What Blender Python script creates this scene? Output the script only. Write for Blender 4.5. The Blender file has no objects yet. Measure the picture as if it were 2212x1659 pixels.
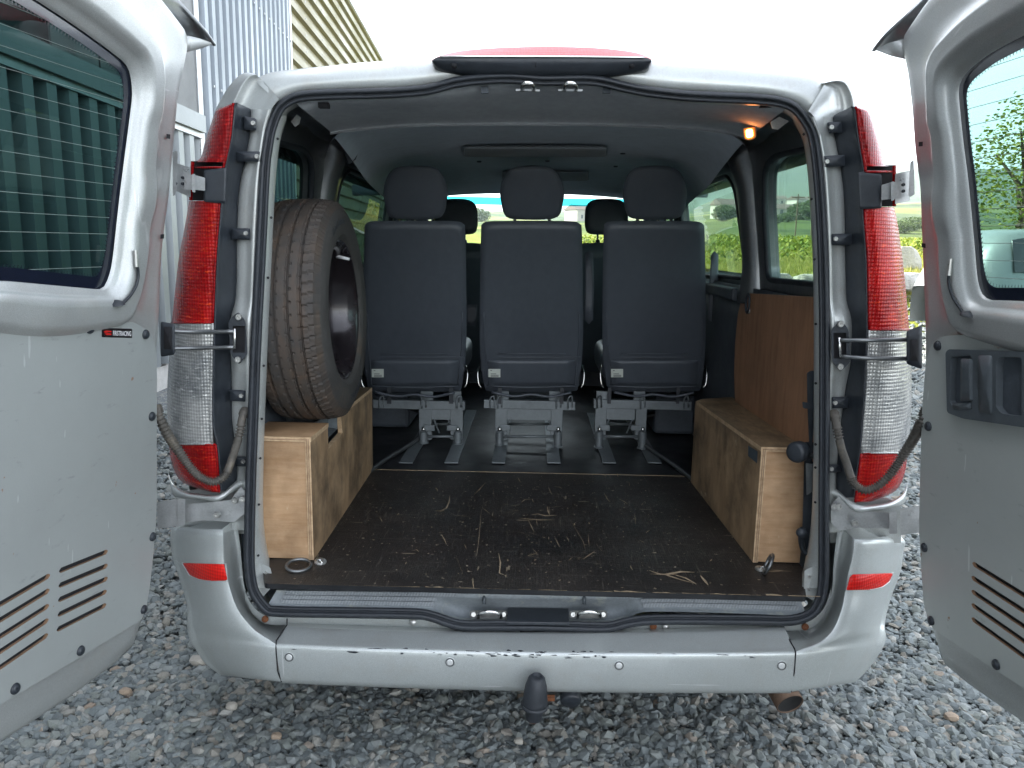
import bpy, math, random
import numpy as np
from math import sin, cos, pi, radians, hypot, atan2, sqrt
from mathutils import Vector, Matrix, noise
from mathutils.geometry import tessellate_polygon
random.seed(7); RNG = np.random.default_rng(7)
SC = bpy.context.scene
COL = SC.collection
# ------------------------------------------------------------------ camera
PIT, YAW, ROL, CAMH, CAMD = radians(10.2), radians(1.5), radians(1.0), 1.47, 1.95
FPX, PCX, PCY = 1671.0, 1106.0, 829.5
CAM = Vector((0, -CAMD, CAMH))
FW = Vector((-sin(YAW)*cos(PIT), cos(YAW)*cos(PIT), -sin(PIT)))
_r = FW.cross(Vector((0, 0, 1))).normalized(); _u = _r.cross(FW)
RT = _r*cos(ROL) + _u*sin(ROL); UPV = RT.cross(FW)
cd = bpy.data.cameras.new('camera'); cam = bpy.data.objects.new('camera', cd); COL.objects.link(cam)
m3 = Matrix((RT, UPV, -FW)).transposed(); cam.matrix_world = Matrix.Translation(CAM) @ m3.to_4x4()
cd.sensor_width = 36; cd.lens = 36*FPX/2212.0; cd.clip_start = .05; cd.clip_end = 9000
SC.camera = cam
# ------------------------------------------------------------------ light
SUN_EL, SUN_AZ = radians(36), radians(-72)      # azimuth from +Y towards +X : the sun stands to the left, a little ahead
w = bpy.data.worlds.new("World"); SC.world = w; w.use_nodes = True
nt = w.node_tree; nt.nodes.clear()
sky = nt.nodes.new('ShaderNodeTexSky'); sky.sky_type = 'NISHITA'; sky.sun_disc = False
sky.sun_elevation = SUN_EL; sky.sun_rotation = SUN_AZ; sky.air_density = 1.0; sky.dust_density = 2.5; sky.ozone_density = 1.2; sky.altitude = 300
bg = nt.nodes.new('ShaderNodeBackground'); bg.inputs[1].default_value = .15
wo = nt.nodes.new('ShaderNodeOutputWorld'); hs = nt.nodes.new('ShaderNodeHueSaturation'); hs.inputs['Saturation'].default_value = .32; nt.links.new(sky.outputs[0], hs.inputs['Color']); nt.links.new(hs.outputs[0], bg.inputs[0]); nt.links.new(bg.outputs[0], wo.inputs[0])
sd = bpy.data.lights.new('sun', 'SUN'); sd.energy = 3.6; sd.angle = radians(.5); sd.color = (1, .95, .86)
so = bpy.data.objects.new('sun', sd); COL.objects.link(so)
sdir = Vector((sin(SUN_AZ)*cos(SUN_EL), cos(SUN_AZ)*cos(SUN_EL), sin(SUN_EL)))
so.rotation_euler = sdir.to_track_quat('Z', 'Y').to_euler(); so.location = (0, 0, 30)
SC.view_settings.view_transform = 'Standard'; SC.view_settings.look = 'None'
SC.view_settings.exposure = 2.72; SC.view_settings.gamma = 1; SC.view_settings.use_curve_mapping = False
SC.render.engine = 'CYCLES'; SC.cycles.max_bounces = 12; SC.cycles.diffuse_bounces = 5; SC.cycles.glossy_bounces = 5
SC.cycles.transparent_max_bounces = 16; SC.cycles.transmission_bounces = 4
# ------------------------------------------------------------------ geometry of the picture -> places in the scene
def ray(u, v): return FW + RT*((u-PCX)/FPX) - UPV*((v-PCY)/FPX)
def at(u, v, Y):
    d = ray(u, v); return CAM + d*((Y+CAMD)/d.y)
def onx(u, v, x):
    d = ray(u, v); return CAM + d*((x-CAM.x)/d.x)
def onz(u, v, z):
    d = ray(u, v); return CAM + d*((z-CAM.z)/d.z)
# ------------------------------------------------------------------ materials
MT = {}
def N(nt, t, **kw):
    n = nt.nodes.new('ShaderNode'+t)
    for k, v in kw.items():
        if k.startswith('i_'):
            key = k[2:]; key = int(key) if key.isdigit() else key.replace('_', ' ')
            s = n.inputs[key]
            if hasattr(s, 'links') and isinstance(v, bpy.types.NodeSocket): nt.links.new(v, s)
            else: s.default_value = v
        else: setattr(n, k, v)
    return n
def c4(c): return (c[0], c[1], c[2], 1) if len(c) == 3 else c
def ramp(nt, fac, stops, interp='LINEAR'):
    r = nt.nodes.new('ShaderNodeValToRGB'); nt.links.new(fac, r.inputs[0]); e = r.color_ramp.elements
    r.color_ramp.interpolation = interp
    while len(e) < len(stops): e.new(.5)
    for i, (p, c) in enumerate(stops):
        e[i].position = p; e[i].color = c4(c) if not isinstance(c, (int, float)) else (c, c, c, 1)
    return r.outputs[0]
def mixc(nt, f, a, b, mode='MIX'):
    n = nt.nodes.new('ShaderNodeMix'); n.data_type = 'RGBA'; n.blend_type = mode
    for s, v in ((n.inputs[0], f), (n.inputs[6], a), (n.inputs[7], b)):
        if isinstance(v, bpy.types.NodeSocket): nt.links.new(v, s)
        else: s.default_value = v if isinstance(v, (int, float)) else c4(v)
    return n.outputs[2]
def coords(nt, scale=(1, 1, 1), rot=(0, 0, 0), kind='Object'):
    tc = nt.nodes.new('ShaderNodeTexCoord'); mp = nt.nodes.new('ShaderNodeMapping')
    nt.links.new(tc.outputs[kind], mp.inputs[0]); mp.inputs['Scale'].default_value = scale; mp.inputs['Rotation'].default_value = rot
    return mp.outputs[0]
def noi(nt, vec, scale, detail=4, rough=.55, out=0, dist=0):
    n = nt.nodes.new('ShaderNodeTexNoise'); nt.links.new(vec, n.inputs['Vector']); n.inputs['Scale'].default_value = scale
    n.inputs['Detail'].default_value = detail; n.inputs['Roughness'].default_value = rough; n.inputs['Distortion'].default_value = dist
    return n.outputs[out]
def bump(nt, h, strength, dist=.01, nrm=None):
    b = nt.nodes.new('ShaderNodeBump'); nt.links.new(h, b.inputs['Height']); b.inputs['Strength'].default_value = strength; b.inputs['Distance'].default_value = dist
    if nrm is not None: nt.links.new(nrm, b.inputs['Normal'])
    return b.outputs[0]
def newmat(name):
    m = bpy.data.materials.new(name); m.use_nodes = True; t = m.node_tree; b = t.nodes['Principled BSDF']; MT[name] = m
    return m, t, b
def setp(t, b, **kw):
    for k, v in kw.items():
        s = b.inputs[{'col': 'Base Color', 'rough': 'Roughness', 'metal': 'Metallic', 'nrm': 'Normal', 'coat': 'Coat Weight', 'coatr': 'Coat Roughness',
                      'spec': 'Specular IOR Level', 'trans': 'Transmission Weight', 'em': 'Emission Color', 'ems': 'Emission Strength', 'sheen': 'Sheen Weight', 'ior': 'IOR'}[k]]
        if isinstance(v, bpy.types.NodeSocket): t.links.new(v, s)
        elif isinstance(v, (int, float)): s.default_value = v
        else: s.default_value = c4(v)
def simple(name, col, rough=.5, metal=0, var=.25, vs=6, bs=0, bsc=60, bd=.002, coat=0, spec=.5, stretch=(1, 1, 1), dirt=None, rv=.12):
    """base colour with large and small blotches, roughness variation and a fine grain"""
    m, t, b = newmat(name); co = coords(t, stretch)
    n1 = noi(t, co, vs, 6, .6); n2 = noi(t, co, vs*9, 3, .6)
    dark = tuple(x*(1-var) for x in col); lite = tuple(min(1, x*(1+var)) for x in col)
    c = ramp(t, n1, [(.3, dark), (.7, lite)])
    c = mixc(t, .35, c, ramp(t, n2, [(.35, dark), (.65, lite)]))
    if dirt:
        c = mixc(t, ramp(t, noi(t, co, dirt[2], 8, .7), [(dirt[1], 0), (min(1, dirt[1]+.12), dirt[3] if len(dirt) > 3 else .8)]), c, dirt[0])
    r = ramp(t, n1, [(.3, max(.02, rough-rv)), (.7, min(1, rough+rv))])
    setp(t, b, col=c, rough=r, metal=metal, coat=coat, spec=spec, coatr=.1)
    if bs: setp(t, b, nrm=bump(t, noi(t, co, bsc, 3, .6), bs, bd))
    return m
def paint(name, col, metal=.75, rough=.33, scr=0, spk=.25, dust=.0):
    """metallic car paint: flakes, faint orange peel, scratches, dust"""
    m, t, b = newmat(name); co = coords(t)
    fl = noi(t, co, 900, 1, .5); big = noi(t, co, 3, 5, .6)
    c = ramp(t, fl, [(.3, tuple(x*(1-spk) for x in col)), (.7, tuple(min(1, x*(1+spk*.6)) for x in col))])
    c = mixc(t, ramp(t, big, [(.35, 0.), (.75, .35)]), c, tuple(x*.86 for x in col))
    if dust: c = mixc(t, ramp(t, noi(t, co, 14, 9, .75), [(.5, 0.), (.72, dust)]), c, (.42, .40, .36))
    rr = ramp(t, noi(t, co, 9, 6, .65), [(.3, rough-.06), (.75, rough+.14)])
    if scr:
        f = None
        for k, (sc, rot) in enumerate((((60, 3, 3), (0, .2, .4)), ((3, 55, 3), (.3, .5, .1)), ((3, 4, 70), (.7, .1, .2)))):
            s = ramp(t, noi(t, coords(t, sc, rot), 1.0, 2, .5), [(.735, 0.), (.75, scr)])
            f = s if f is None else mixc(t, 1., f, s, 'ADD')
        c = mixc(t, f, c, (.75, .76, .76))
    setp(t, b, col=c, rough=rr, metal=metal, coat=.5, coatr=.15, nrm=bump(t, noi(t, co, 90, 2), .03, .001))
    return m
def wood(name, base, dark, lite, grain=(2, 2, 26), dirt=0, dcol=(.05, .035, .02), rough=.6, rot=(0, 0, 0)):
    m, t, b = newmat(name); co = coords(t, grain, rot); c0 = coords(t)
    g = noi(t, co, 3.2, 9, .68, dist=.5); g2 = noi(t, co, 6, 4, .6)
    c = ramp(t, g, [(.25, dark), (.47, base), (.75, lite)])
    c = mixc(t, .4, c, ramp(t, g2, [(.3, dark), (.65, lite)]))
    if dirt:
        c = mixc(t, ramp(t, noi(t, c0, 5.2, 7, .62), [(.43, 0.), (.70, dirt*.9)]), c, dcol)
        c = mixc(t, ramp(t, noi(t, coords(t, (30, 4, 9), (.4, .2, .9)), 1.3, 3, .6), [(.70, 0.), (.74, dirt*.6)]), c, (.6, .5, .36))
    setp(t, b, col=c, rough=rough, nrm=bump(t, g2, .25, .002), spec=.35)
    return m
def glassm(name, tint, refl=1.0, rough=.01):
    m = bpy.data.materials.new(name); m.use_nodes = True; t = m.node_tree; t.nodes.clear(); MT[name] = m
    tr = N(t, 'BsdfTransparent', i_0=c4(tint)); gl = N(t, 'BsdfGlossy'); gl.inputs['Roughness'].default_value = rough; gl.inputs[0].default_value = (refl, refl, refl, 1)
    lw = N(t, 'LayerWeight'); lw.inputs[0].default_value = .5; pw = N(t, 'Math', operation='POWER', i_1=5.); t.links.new(lw.outputs['Facing'], pw.inputs[0])
    ma = N(t, 'Math', operation='MULTIPLY_ADD', i_1=.9, i_2=.05); t.links.new(pw.outputs[0], ma.inputs[0])
    mx = N(t, 'MixShader'); t.links.new(ma.outputs[0], mx.inputs[0]); t.links.new(tr.outputs[0], mx.inputs[1]); t.links.new(gl.outputs[0], mx.inputs[2])
    o = N(t, 'OutputMaterial'); t.links.new(mx.outputs[0], o.inputs[0]); return m
def lens(name, dark, mid, hot, scale=(70, 70, 110), rough=.12, metal=.35, trans=0):
    """moulded lamp lens: prism relief, reflector glints painted into the base colour"""
    m, t, b = newmat(name); co = coords(t, scale); c0 = coords(t)
    wv = N(t, 'TexWave', bands_direction='Z', i_Scale=1.0, i_Distortion=1.2); t.links.new(coords(t, (28, 28, 34)), wv.inputs[0])
    wv2 = N(t, 'TexWave', bands_direction='X', i_Scale=1.0, i_Distortion=.6); t.links.new(coords(t, (40, 10, 10)), wv2.inputs[0])
    n = noi(t, c0, 9, 4, .6); n2 = noi(t, coords(t, (30, 30, 120)), 1.3, 3, .7)
    c = ramp(t, n, [(.3, dark), (.58, mid)])
    c = mixc(t, ramp(t, n2, [(.56, 0.), (.72, .85)]), c, hot)  # bright glints mixed into the colour
    h = mixc(t, .5, wv.outputs[0], wv2.outputs[0])
    c = mixc(t, .35, c, mixc(t, 1., c, h, 'MULTIPLY'))
    setp(t, b, col=c, rough=rough+.1, metal=metal*.3, coat=.06, coatr=.08, spec=.15, nrm=bump(t, h, .45, .002))
    return m

paint('silver', (.50, .525, .52), .8, .30, dust=.25)
paint('silver_bumper', (.50, .53, .52), .45, .36, scr=.55, dust=.35)
paint('silver_jamb', (.54, .565, .55), .45, .36, dust=.55)
paint('silver_inner', (.46, .475, .465), .50, .42, scr=.35, dust=.4)
paint('dark_metal', (.17, .18, .185), .8, .33, dust=.2)
simple('rubber', (.022, .026, .032), .55, 0, .35, 10, .2, 200, .001)
simple('black_plastic', (.022, .027, .034), .42, 0, .3, 8, .25, 400, .001)
simple('grey_plastic', (.075, .088, .098), .42, 0, .2, 8, .25, 500, .001)
simple('dark_trim', (.055, .066, .08), .6, 0, .25, 6, .3, 300, .001)
simple('leatherette', (.074, .085, .102), .44, 0, .10, 3, .25, 420, .001)
simple('frame_grey', (.17, .19, .20), .42, .35, .18, 7, .1, 90, .001, dirt=((.10, .05, .02), .68, 12))
simple('liner', (.50, .55, .60), .95, 0, .12, 3, .5, 700, .0015)
simple('liner_rear', (.31, .325, .34), .95, 0, .16, 5, .6, 500, .002)
_t = MT['leatherette'].node_tree; _b = _t.nodes['Principled BSDF']; _b0 = _b.inputs['Normal'].links[0].from_socket; _t.links.new(bump(_t, noi(_t, coords(_t, (1, 1, .6)), 11, 3, .5), .35, .012, _b0), _b.inputs['Normal'])
simple('chrome', (.78, .77, .74), .2, 1, .08, 10)
simple('zinc', (.50, .50, .48), .38, .85, .2, 30, dirt=((.12, .07, .04), .62, 20))
simple('rusty', (.16, .06, .025), .85, .2, .5, 40, .6, 80, .003)
simple('exhaust_steel', (.13, .085, .06), .6, .6, .4, 14, .4, 60, .002)
simple('pipe_shade', (.006, .006, .006), .9)  # flat black for the shade inside the tailpipe
simple('white_tag', (.62, .66, .60), .4, 0, .08, 20)
simple('tag_ink', (.05, .05, .06), .6)
simple('sensor_white', (.62, .63, .62), .35, .3, .06, 9)
simple('hinge_metal', (.43, .44, .44), .38, .6, .2, 22, dirt=((.10, .09, .08), .62, 26, .6))
simple('tyre_wall', (.046, .043, .040), .72, 0, .25, 9, .4, 120, .002, dirt=((.10, .07, .045), .55, 7, .5))
simple('rim_paint', (.022, .017, .020), .26, .35, .45, 6, coat=.4, dirt=((.06, .02, .015), .58, 5, .5))
simple('cavity', (.012, .012, .014), .9)  # near black for holes and recesses, standing in for their shade
simple('raw_wood', (.27, .165, .10), .9, 0, .3, 60)
simple('sticker_black', (.012, .010, .012), .35)
simple('sticker_red', (.62, .02, .015), .4)
simple('sticker_white', (.75, .75, .75), .4)
simple('hose', (.075, .068, .058), .62, 0, .35, 18, .3, 90, .001, dirt=((.20, .165, .12), .53, 12, .55))
simple('concrete', (.40, .39, .37), .9, 0, .2, 8, .4, 60)
simple('tape_blue', (.05, .07, .085), .5)
lens('lens_red', (.20, .003, .005), (.44, .008, .008), (.85, .08, .02))
lens('lens_red_deep', (.17, .003, .005), (.33, .005, .007), (.60, .02, .015), rough=.16)
lens('lens_clear', (.20, .21, .215), (.50, .50, .48), (.92, .92, .88), metal=1.2, rough=.06)
lens('reflector_red', (.55, .008, .008), (.75, .02, .014), (.9, .05, .03), rough=.25, metal=.1)
lens('brake_red', (.40, .012, .02), (.62, .03, .04), (.75, .06, .07), rough=.35, metal=0)
glassm('glass_privacy', (.065, .13, .125), .6); glassm('glass_door', (.25, .39, .36)); glassm('glass_side', (.36, .52, .46)); glassm('glass_screen', (.86, .93, .90), .6)
glassm('glass_band', (.06, .60, .72), .5); glassm('glass_car', (.10, .16, .16))
simple('frit', (.008, .011, .022), .12, 0, .1, 5, coat=.6)
simple('heat_wire', (.20, .24, .22), .5, .3)
wood('ply_light', (.46, .285, .155), (.36, .205, .10), (.56, .375, .225), (1.6, 3, 12), dirt=.7, dcol=(.13, .07, .03))
wood('ply_dirty', (.22, .145, .078), (.12, .075, .040), (.34, .235, .135), (10, 3, 3), dirt=.85)
wood('ply_dirty_side', (.36, .235, .13), (.20, .125, .07), (.50, .35, .21), (3, 3.5, 1.2), dirt=1.0, dcol=(.035, .027, .02))
wood('ply_red', (.36, .185, .100), (.25, .12, .06), (.45, .245, .14), (4, 9, 1.0), dirt=.35)
def panel_mat(name, col):
    m, t, b = newmat(name); co = coords(t)
    c = ramp(t, noi(t, co, 3, 6, .6), [(.3, tuple(x*.93 for x in col)), (.7, tuple(x*1.05 for x in col))])
    f = ramp(t, noi(t, coords(t, (4, 14, 40), (.5, 0, 0)), 1., 5, .7), [(.62, 0.), (.72, .5)])
    c = mixc(t, f, c, tuple(x*.55 for x in col))
    c = mixc(t, ramp(t, noi(t, co, 26, 3, .5), [(.735, 0.), (.75, .8)]), c, (.30, .16, .08))
    c = mixc(t, ramp(t, noi(t, coords(t, (10, 60, 8), (.9, .3, 0)), 1., 2, .5), [(.73, 0.), (.745, .5)]), c, tuple(min(1, x*1.6) for x in col))
    setp(t, b, col=c, rough=.5, metal=.25, nrm=bump(t, noi(t, co, 260, 2), .12, .001), spec=.4); return m
panel_mat('door_board', (.36, .38, .37)); panel_mat('door_board_dark', (.45, .475, .455))
simple('worn_wood', (.33, .25, .16), .85, 0, .45, 25)
def ply_edge():
    m, t, b = newmat('ply_edge'); c = ramp(t, noi(t, coords(t), 60, 4, .6), [(.3, (.38, .25, .14)), (.6, (.56, .40, .245))]); setp(t, b, col=c, rough=.8); return m
ply_edge()
def floor_mat(name, brown):
    m, t, b = newmat(name); co = coords(t)
    v = N(t, 'TexVoronoi', feature='DISTANCE_TO_EDGE', i_Scale=150.); t.links.new(coords(t, (1, 1.7, 1)), v.inputs['Vector']); v.inputs['Randomness'].default_value = .25
    big = noi(t, co, 2.6, 6, .65)
    c = ramp(t, big, [(.35, (.010, .009, .009)), (.7, brown)])
    dusty = ramp(t, noi(t, co, 3.4, 5, .6), [(.45, 0.), (.75, .55)])
    edge = ramp(t, v.outputs[0], [(.02, 1.), (.09, 0.)])
    c = mixc(t, mixc(t, 1., dusty, edge, 'MULTIPLY'), c, (.15, .135, .11))
    for sc, rot, th in (((3.5, 30, 5), (0, 0, .7), .74), ((28, 4, 5), (0, 0, .25), .745), ((9, 24, 5), (0, 0, 2.2), .75)):
        c = mixc(t, ramp(t, noi(t, coords(t, sc, rot), 1.6, 2, .55), [(th, 0.), (th+.012, .55)]), c, (.34, .27, .18))
    for sc, rot in (((2, 60, 5), (0, 0, .2)), ((50, 3, 5), (0, 0, .5)), ((4, 70, 5), (0, 0, 1.9)), ((60, 5, 5), (0, 0, 2.6))):
        c = mixc(t, ramp(t, noi(t, coords(t, sc, rot), 2.2, 3, .6), [(.64, 0.), (.70, .22)]), c, (.22, .19, .15))
    c = mixc(t, ramp(t, noi(t, co, 75, 2, .5), [(.70, 0.), (.73, .7)]), c, (.42, .34, .24))
    c = mixc(t, ramp(t, noi(t, coords(t, (5, 8, 1)), 9, 3, .6), [(.715, 0.), (.73, .8)]), c, (.36, .28, .18))
    setp(t, b, col=c, rough=ramp(t, big, [(.3, .42), (.7, .62)]), nrm=bump(t, ramp(t, v.outputs[0], [(0., 0.), (.12, 1.)]), .35, .0015)); return m
floor_mat('phenolic_floor', (.024, .018, .015)); simple('mat_black', (.011, .012, .014), .42, 0, .3, 5, .2, 250, .001, dirt=((.12, .11, .10), .735, 40))
def sill_mat():
    m, t, b = newmat('sill_plastic'); co = coords(t)
    a = N(t, 'TexWave', bands_direction='X', i_Scale=62., i_Distortion=0.); t.links.new(coords(t, (1, 1, 1), (0, 0, .9)), a.inputs[0])
    c = ramp(t, noi(t, co, 7, 7, .7), [(.35, (.17, .19, .205)), (.7, (.28, .30, .315))])
    c = mixc(t, ramp(t, noi(t, co, 38, 8, .8), [(.57, 0.), (.7, .65)]), c, (.36, .37, .345))
    c = mixc(t, .3, c, ramp(t, a.outputs[0], [(.3, (.07, .08, .09)), (.6, (.22, .24, .25))]))
    setp(t, b, col=c, rough=.55, nrm=bump(t, a.outputs[0], .3, .002)); return m
sill_mat()
simple('sill_smooth', (.24, .265, .28), .5, 0, .2, 12, .2, 150, .001, dirt=((.42, .42, .36), .55, 16, .7))
def tread_mat():
    m, t, b = newmat('tyre_tread'); co = coords(t)
    c = ramp(t, noi(t, co, 8, 8, .7), [(.35, (.034, .034, .034)), (.6, (.062, .048, .038)), (.78, (.135, .075, .038))])
    c = mixc(t, ramp(t, noi(t, coords(t, (9, 2, 2)), 3, 5, .6), [(.5, 0.), (.72, .5)]), c, (.11, .066, .040))
    setp(t, b, col=c, rough=.72, nrm=bump(t, noi(t, co, 200, 3), .35, .0015)); return m
tread_mat()
def emis(name, col, s):
    m, t, b = newmat(name); setp(t, b, col=col, em=col, ems=s); return m
emis('lamp_glow', (1, .33, .09), 5.0)
simple('lamp_amber', (.8, .38, .12), .2, 0, .1, 10)
def stone_mat(name, sats):
    m, t, b = newmat(name); g = N(t, 'NewGeometry'); co = coords(t, kind='Object')
    r = g.outputs['Random Per Island']
    c = ramp(t, r, [(0, (.11, .125, .125)), (.2, (.165, .188, .188)), (.42, (.22, .245, .244)), (.62, (.195, .212, .192)), (.8, (.27, .29, .28)), (.92, (.26, .24, .20)), (.975, (.38, .38, .35)), (1, (.29, .23, .175))])
    c = mixc(t, .4, c, mixc(t, 1., c, ramp(t, noi(t, co, 120, 5, .7), [(.25, .35), (.75, 1.)]), 'MULTIPLY'))
    c = mixc(t, ramp(t, noi(t, coords(t, (1, 1, 3), (.5, .3, 0)), 60, 4, .7), [(.66, 0.), (.72, .35)]), c, (.45, .46, .44))
    setp(t, b, col=c, rough=.8, nrm=bump(t, noi(t, co, 260, 4, .7), .35, .002), spec=.35); return m
stone_mat('gravel_stone', 1)
simple('stone_pale', (.34, .32, .28), .85, 0, .2, 50, .5, 200, .002)
simple('stone_orange', (.29, .225, .165), .85, 0, .25, 50, .5, 200, .002)
def ground_mat():
    m, t, b = newmat('ground_stones'); co = coords(t)
    v = N(t, 'TexVoronoi', i_Scale=46.); t.links.new(co, v.inputs['Vector'])
    e = N(t, 'TexVoronoi', feature='DISTANCE_TO_EDGE', i_Scale=46.); t.links.new(co, e.inputs['Vector'])
    sp = N(t, 'SeparateColor'); t.links.new(v.outputs['Color'], sp.inputs[0])
    c = ramp(t, sp.outputs[0], [(0, (.10, .12, .125)), (.35, (.17, .19, .20)), (.7, (.21, .225, .22)), (.92, (.28, .27, .24)), (1, (.38, .38, .36))])
    c = mixc(t, 1., c, ramp(t, e.outputs[0], [(0, .25), (.12, 1.)]), 'MULTIPLY')
    setp(t, b, col=c, rough=.85, nrm=bump(t, ramp(t, e.outputs[0], [(0, 0.), (.3, 1.)]), .8, .01)); return m
ground_mat()
def terrain_mat():
    m, t, b = newmat('terrain'); co = coords(t)
    g = N(t, 'NewGeometry'); ps = N(t, 'SeparateXYZ'); t.links.new(g.outputs['Position'], ps.inputs[0])
    ln = N(t, 'VectorMath', operation='LENGTH'); t.links.new(g.outputs['Position'], ln.inputs[0])
    near = ramp(t, noi(t, co, .9, 8, .7), [(.3, (.07, .10, .014)), (.5, (.13, .16, .025)), (.7, (.22, .21, .05))])
    v = N(t, 'TexVoronoi', i_Scale=.011); t.links.new(coords(t, (1, 2.2, 0.1), (0, 0, .5)), v.inputs['Vector']); sp = N(t, 'SeparateColor'); t.links.new(v.outputs['Color'], sp.inputs[0])
    mid = ramp(t, sp.outputs[0], [(0, (.06, .085, .02)), (.3, (.11, .13, .03)), (.55, (.19, .19, .06)), (.75, (.055, .08, .03)), (1, (.26, .23, .11))], 'CONSTANT')
    mid = mixc(t, ramp(t, noi(t, co, .03, 8, .75), [(.52, 0.), (.56, .9)]), mid, (.022, .040, .014))
    far = ramp(t, noi(t, co, .006, 9, .7), [(.35, (.020, .036, .014)), (.55, (.035, .060, .020)), (.66, (.10, .13, .05))])
    f1 = N(t, 'MapRange', i_1=70., i_2=130.); t.links.new(ln.outputs['Value'], f1.inputs[0])
    f2 = N(t, 'MapRange', i_1=650., i_2=950.); t.links.new(ln.outputs['Value'], f2.inputs[0])
    c = mixc(t, f1.outputs[0], near, mid); c = mixc(t, f2.outputs[0], c, far)
    setp(t, b, col=c, rough=.95, spec=.1, nrm=bump(t, noi(t, co, 1.4, 8, .7), .5, .3)); return m
terrain_mat()
def leafm(name, a, b_, c_):
    m, t, b = newmat(name); g = N(t, 'NewGeometry'); setp(t, b, col=ramp(t, g.outputs['Random Per Island'], [(0, a), (.5, b_), (1, c_)]), rough=.6, spec=.3)
    tr = N(t, 'BsdfTranslucent'); t.links.new(b.inputs['Base Color'].links[0].from_socket, tr.inputs[0]); mx = N(t, 'MixShader'); mx.inputs[0].default_value = .35
    o = t.nodes['Material Output']; t.links.new(b.outputs[0], mx.inputs[1]); t.links.new(tr.outputs[0], mx.inputs[2]); t.links.new(mx.outputs[0], o.inputs[0]); return m
leafm('grass_blade', (.12, .15, .02), (.25, .26, .05), (.42, .37, .12)); leafm('vine_leaf', (.06, .105, .012), (.15, .20, .02), (.30, .30, .05)); leafm('tree_leaf', (.025, .05, .012), (.05, .09, .02), (.10, .14, .035))
simple('bark', (.10, .075, .05), .9, 0, .3, 20)
simple('rock', (.32, .29, .25), .9, 0, .35, 2.5, .7, 14, .05, dirt=((.12, .13, .09), .55, 3, .6)); simple('rock_white', (.42, .41, .38), .9, 0, .2, 3, .7, 14, .05)
simple('house_wall', (.36, .33, .29), .9, 0, .12, 1); simple('house_roof', (.11, .08, .068), .9, 0, .25, 1.5); simple('house_pane', (.04, .05, .06), .3)
simple('cladding', (.24, .26, .27), .38, .45, .10, .8, rv=.08, dirt=((.25, .25, .24), .70, 2, .4))
simple('cladding_cream', (.27, .235, .135), .45, .15, .10, .8)
simple('cladding_white', (.25, .28, .31), .40, .45, .08, .8)
simple('flashing', (.48, .49, .50), .35, .5, .12, 2); simple('door_grey', (.13, .135, .14), .5, .1, .1, 2); simple('win_frame', (.33, .35, .36), .4, .4)
simple('dark_pane', (.01, .014, .016), .06, 0, .1, 1, coat=1); simple('building_pane', (.012, .018, .02), .35, 0, .1, 1, spec=.15)
simple('path_pale', (.42, .39, .33), .95, 0, .15, 3, .4, 30, .01)
# ------------------------------------------------------------------ object helpers
def org(o):
    p = Vector((0, 0, 0))
    while o: p = p + o.location; o = o.parent
    return p
def tag(o, label=None, cat=None, group=None, kind=None):
    if label: o['label'] = label
    if cat: o['category'] = cat
    if group: o['group'] = group
    if kind: o['kind'] = kind
    return o
def thing(name, loc, label, cat, group=None):
    o = bpy.data.objects.new(name, None); COL.objects.link(o); o.location = loc; o.empty_display_size = .1
    return tag(o, label, cat, group)
def mk(name, V, Fs, mat, par=None, smooth=False, solid=0, bev=0, off=-1, sub=0, auto=None, mats=None, fm=None, label=None):
    me = bpy.data.meshes.new(name); o0 = org(par)
    me.from_pydata([tuple(Vector(v)-o0) for v in V], [], [tuple(f) for f in Fs]); me.validate(); me.update()
    for mm in (mats or [mat]): me.materials.append(MT[mm])
    if fm:
        for p, k in zip(me.polygons, fm): p.material_index = k
    me.polygons.foreach_set('use_smooth', [bool(smooth or auto)]*len(me.polygons))
    if smooth or auto:
        if auto: me.set_sharp_from_angle(angle=radians(auto))
    o = bpy.data.objects.new(name, me); COL.objects.link(o); o.parent = par
    if solid:
        s = o.modifiers.new('solid', 'SOLIDIFY'); s.thickness = solid; s.offset = off
    if bev:
        b = o.modifiers.new('bevel', 'BEVEL'); b.width = bev; b.segments = 2; b.limit_method = 'ANGLE'; b.angle_limit = radians(35); b.harden_normals = False
    if sub:
        s = o.modifiers.new('sub', 'SUBSURF'); s.levels = s.render_levels = sub
    if label: o['label'] = label
    return o
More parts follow.
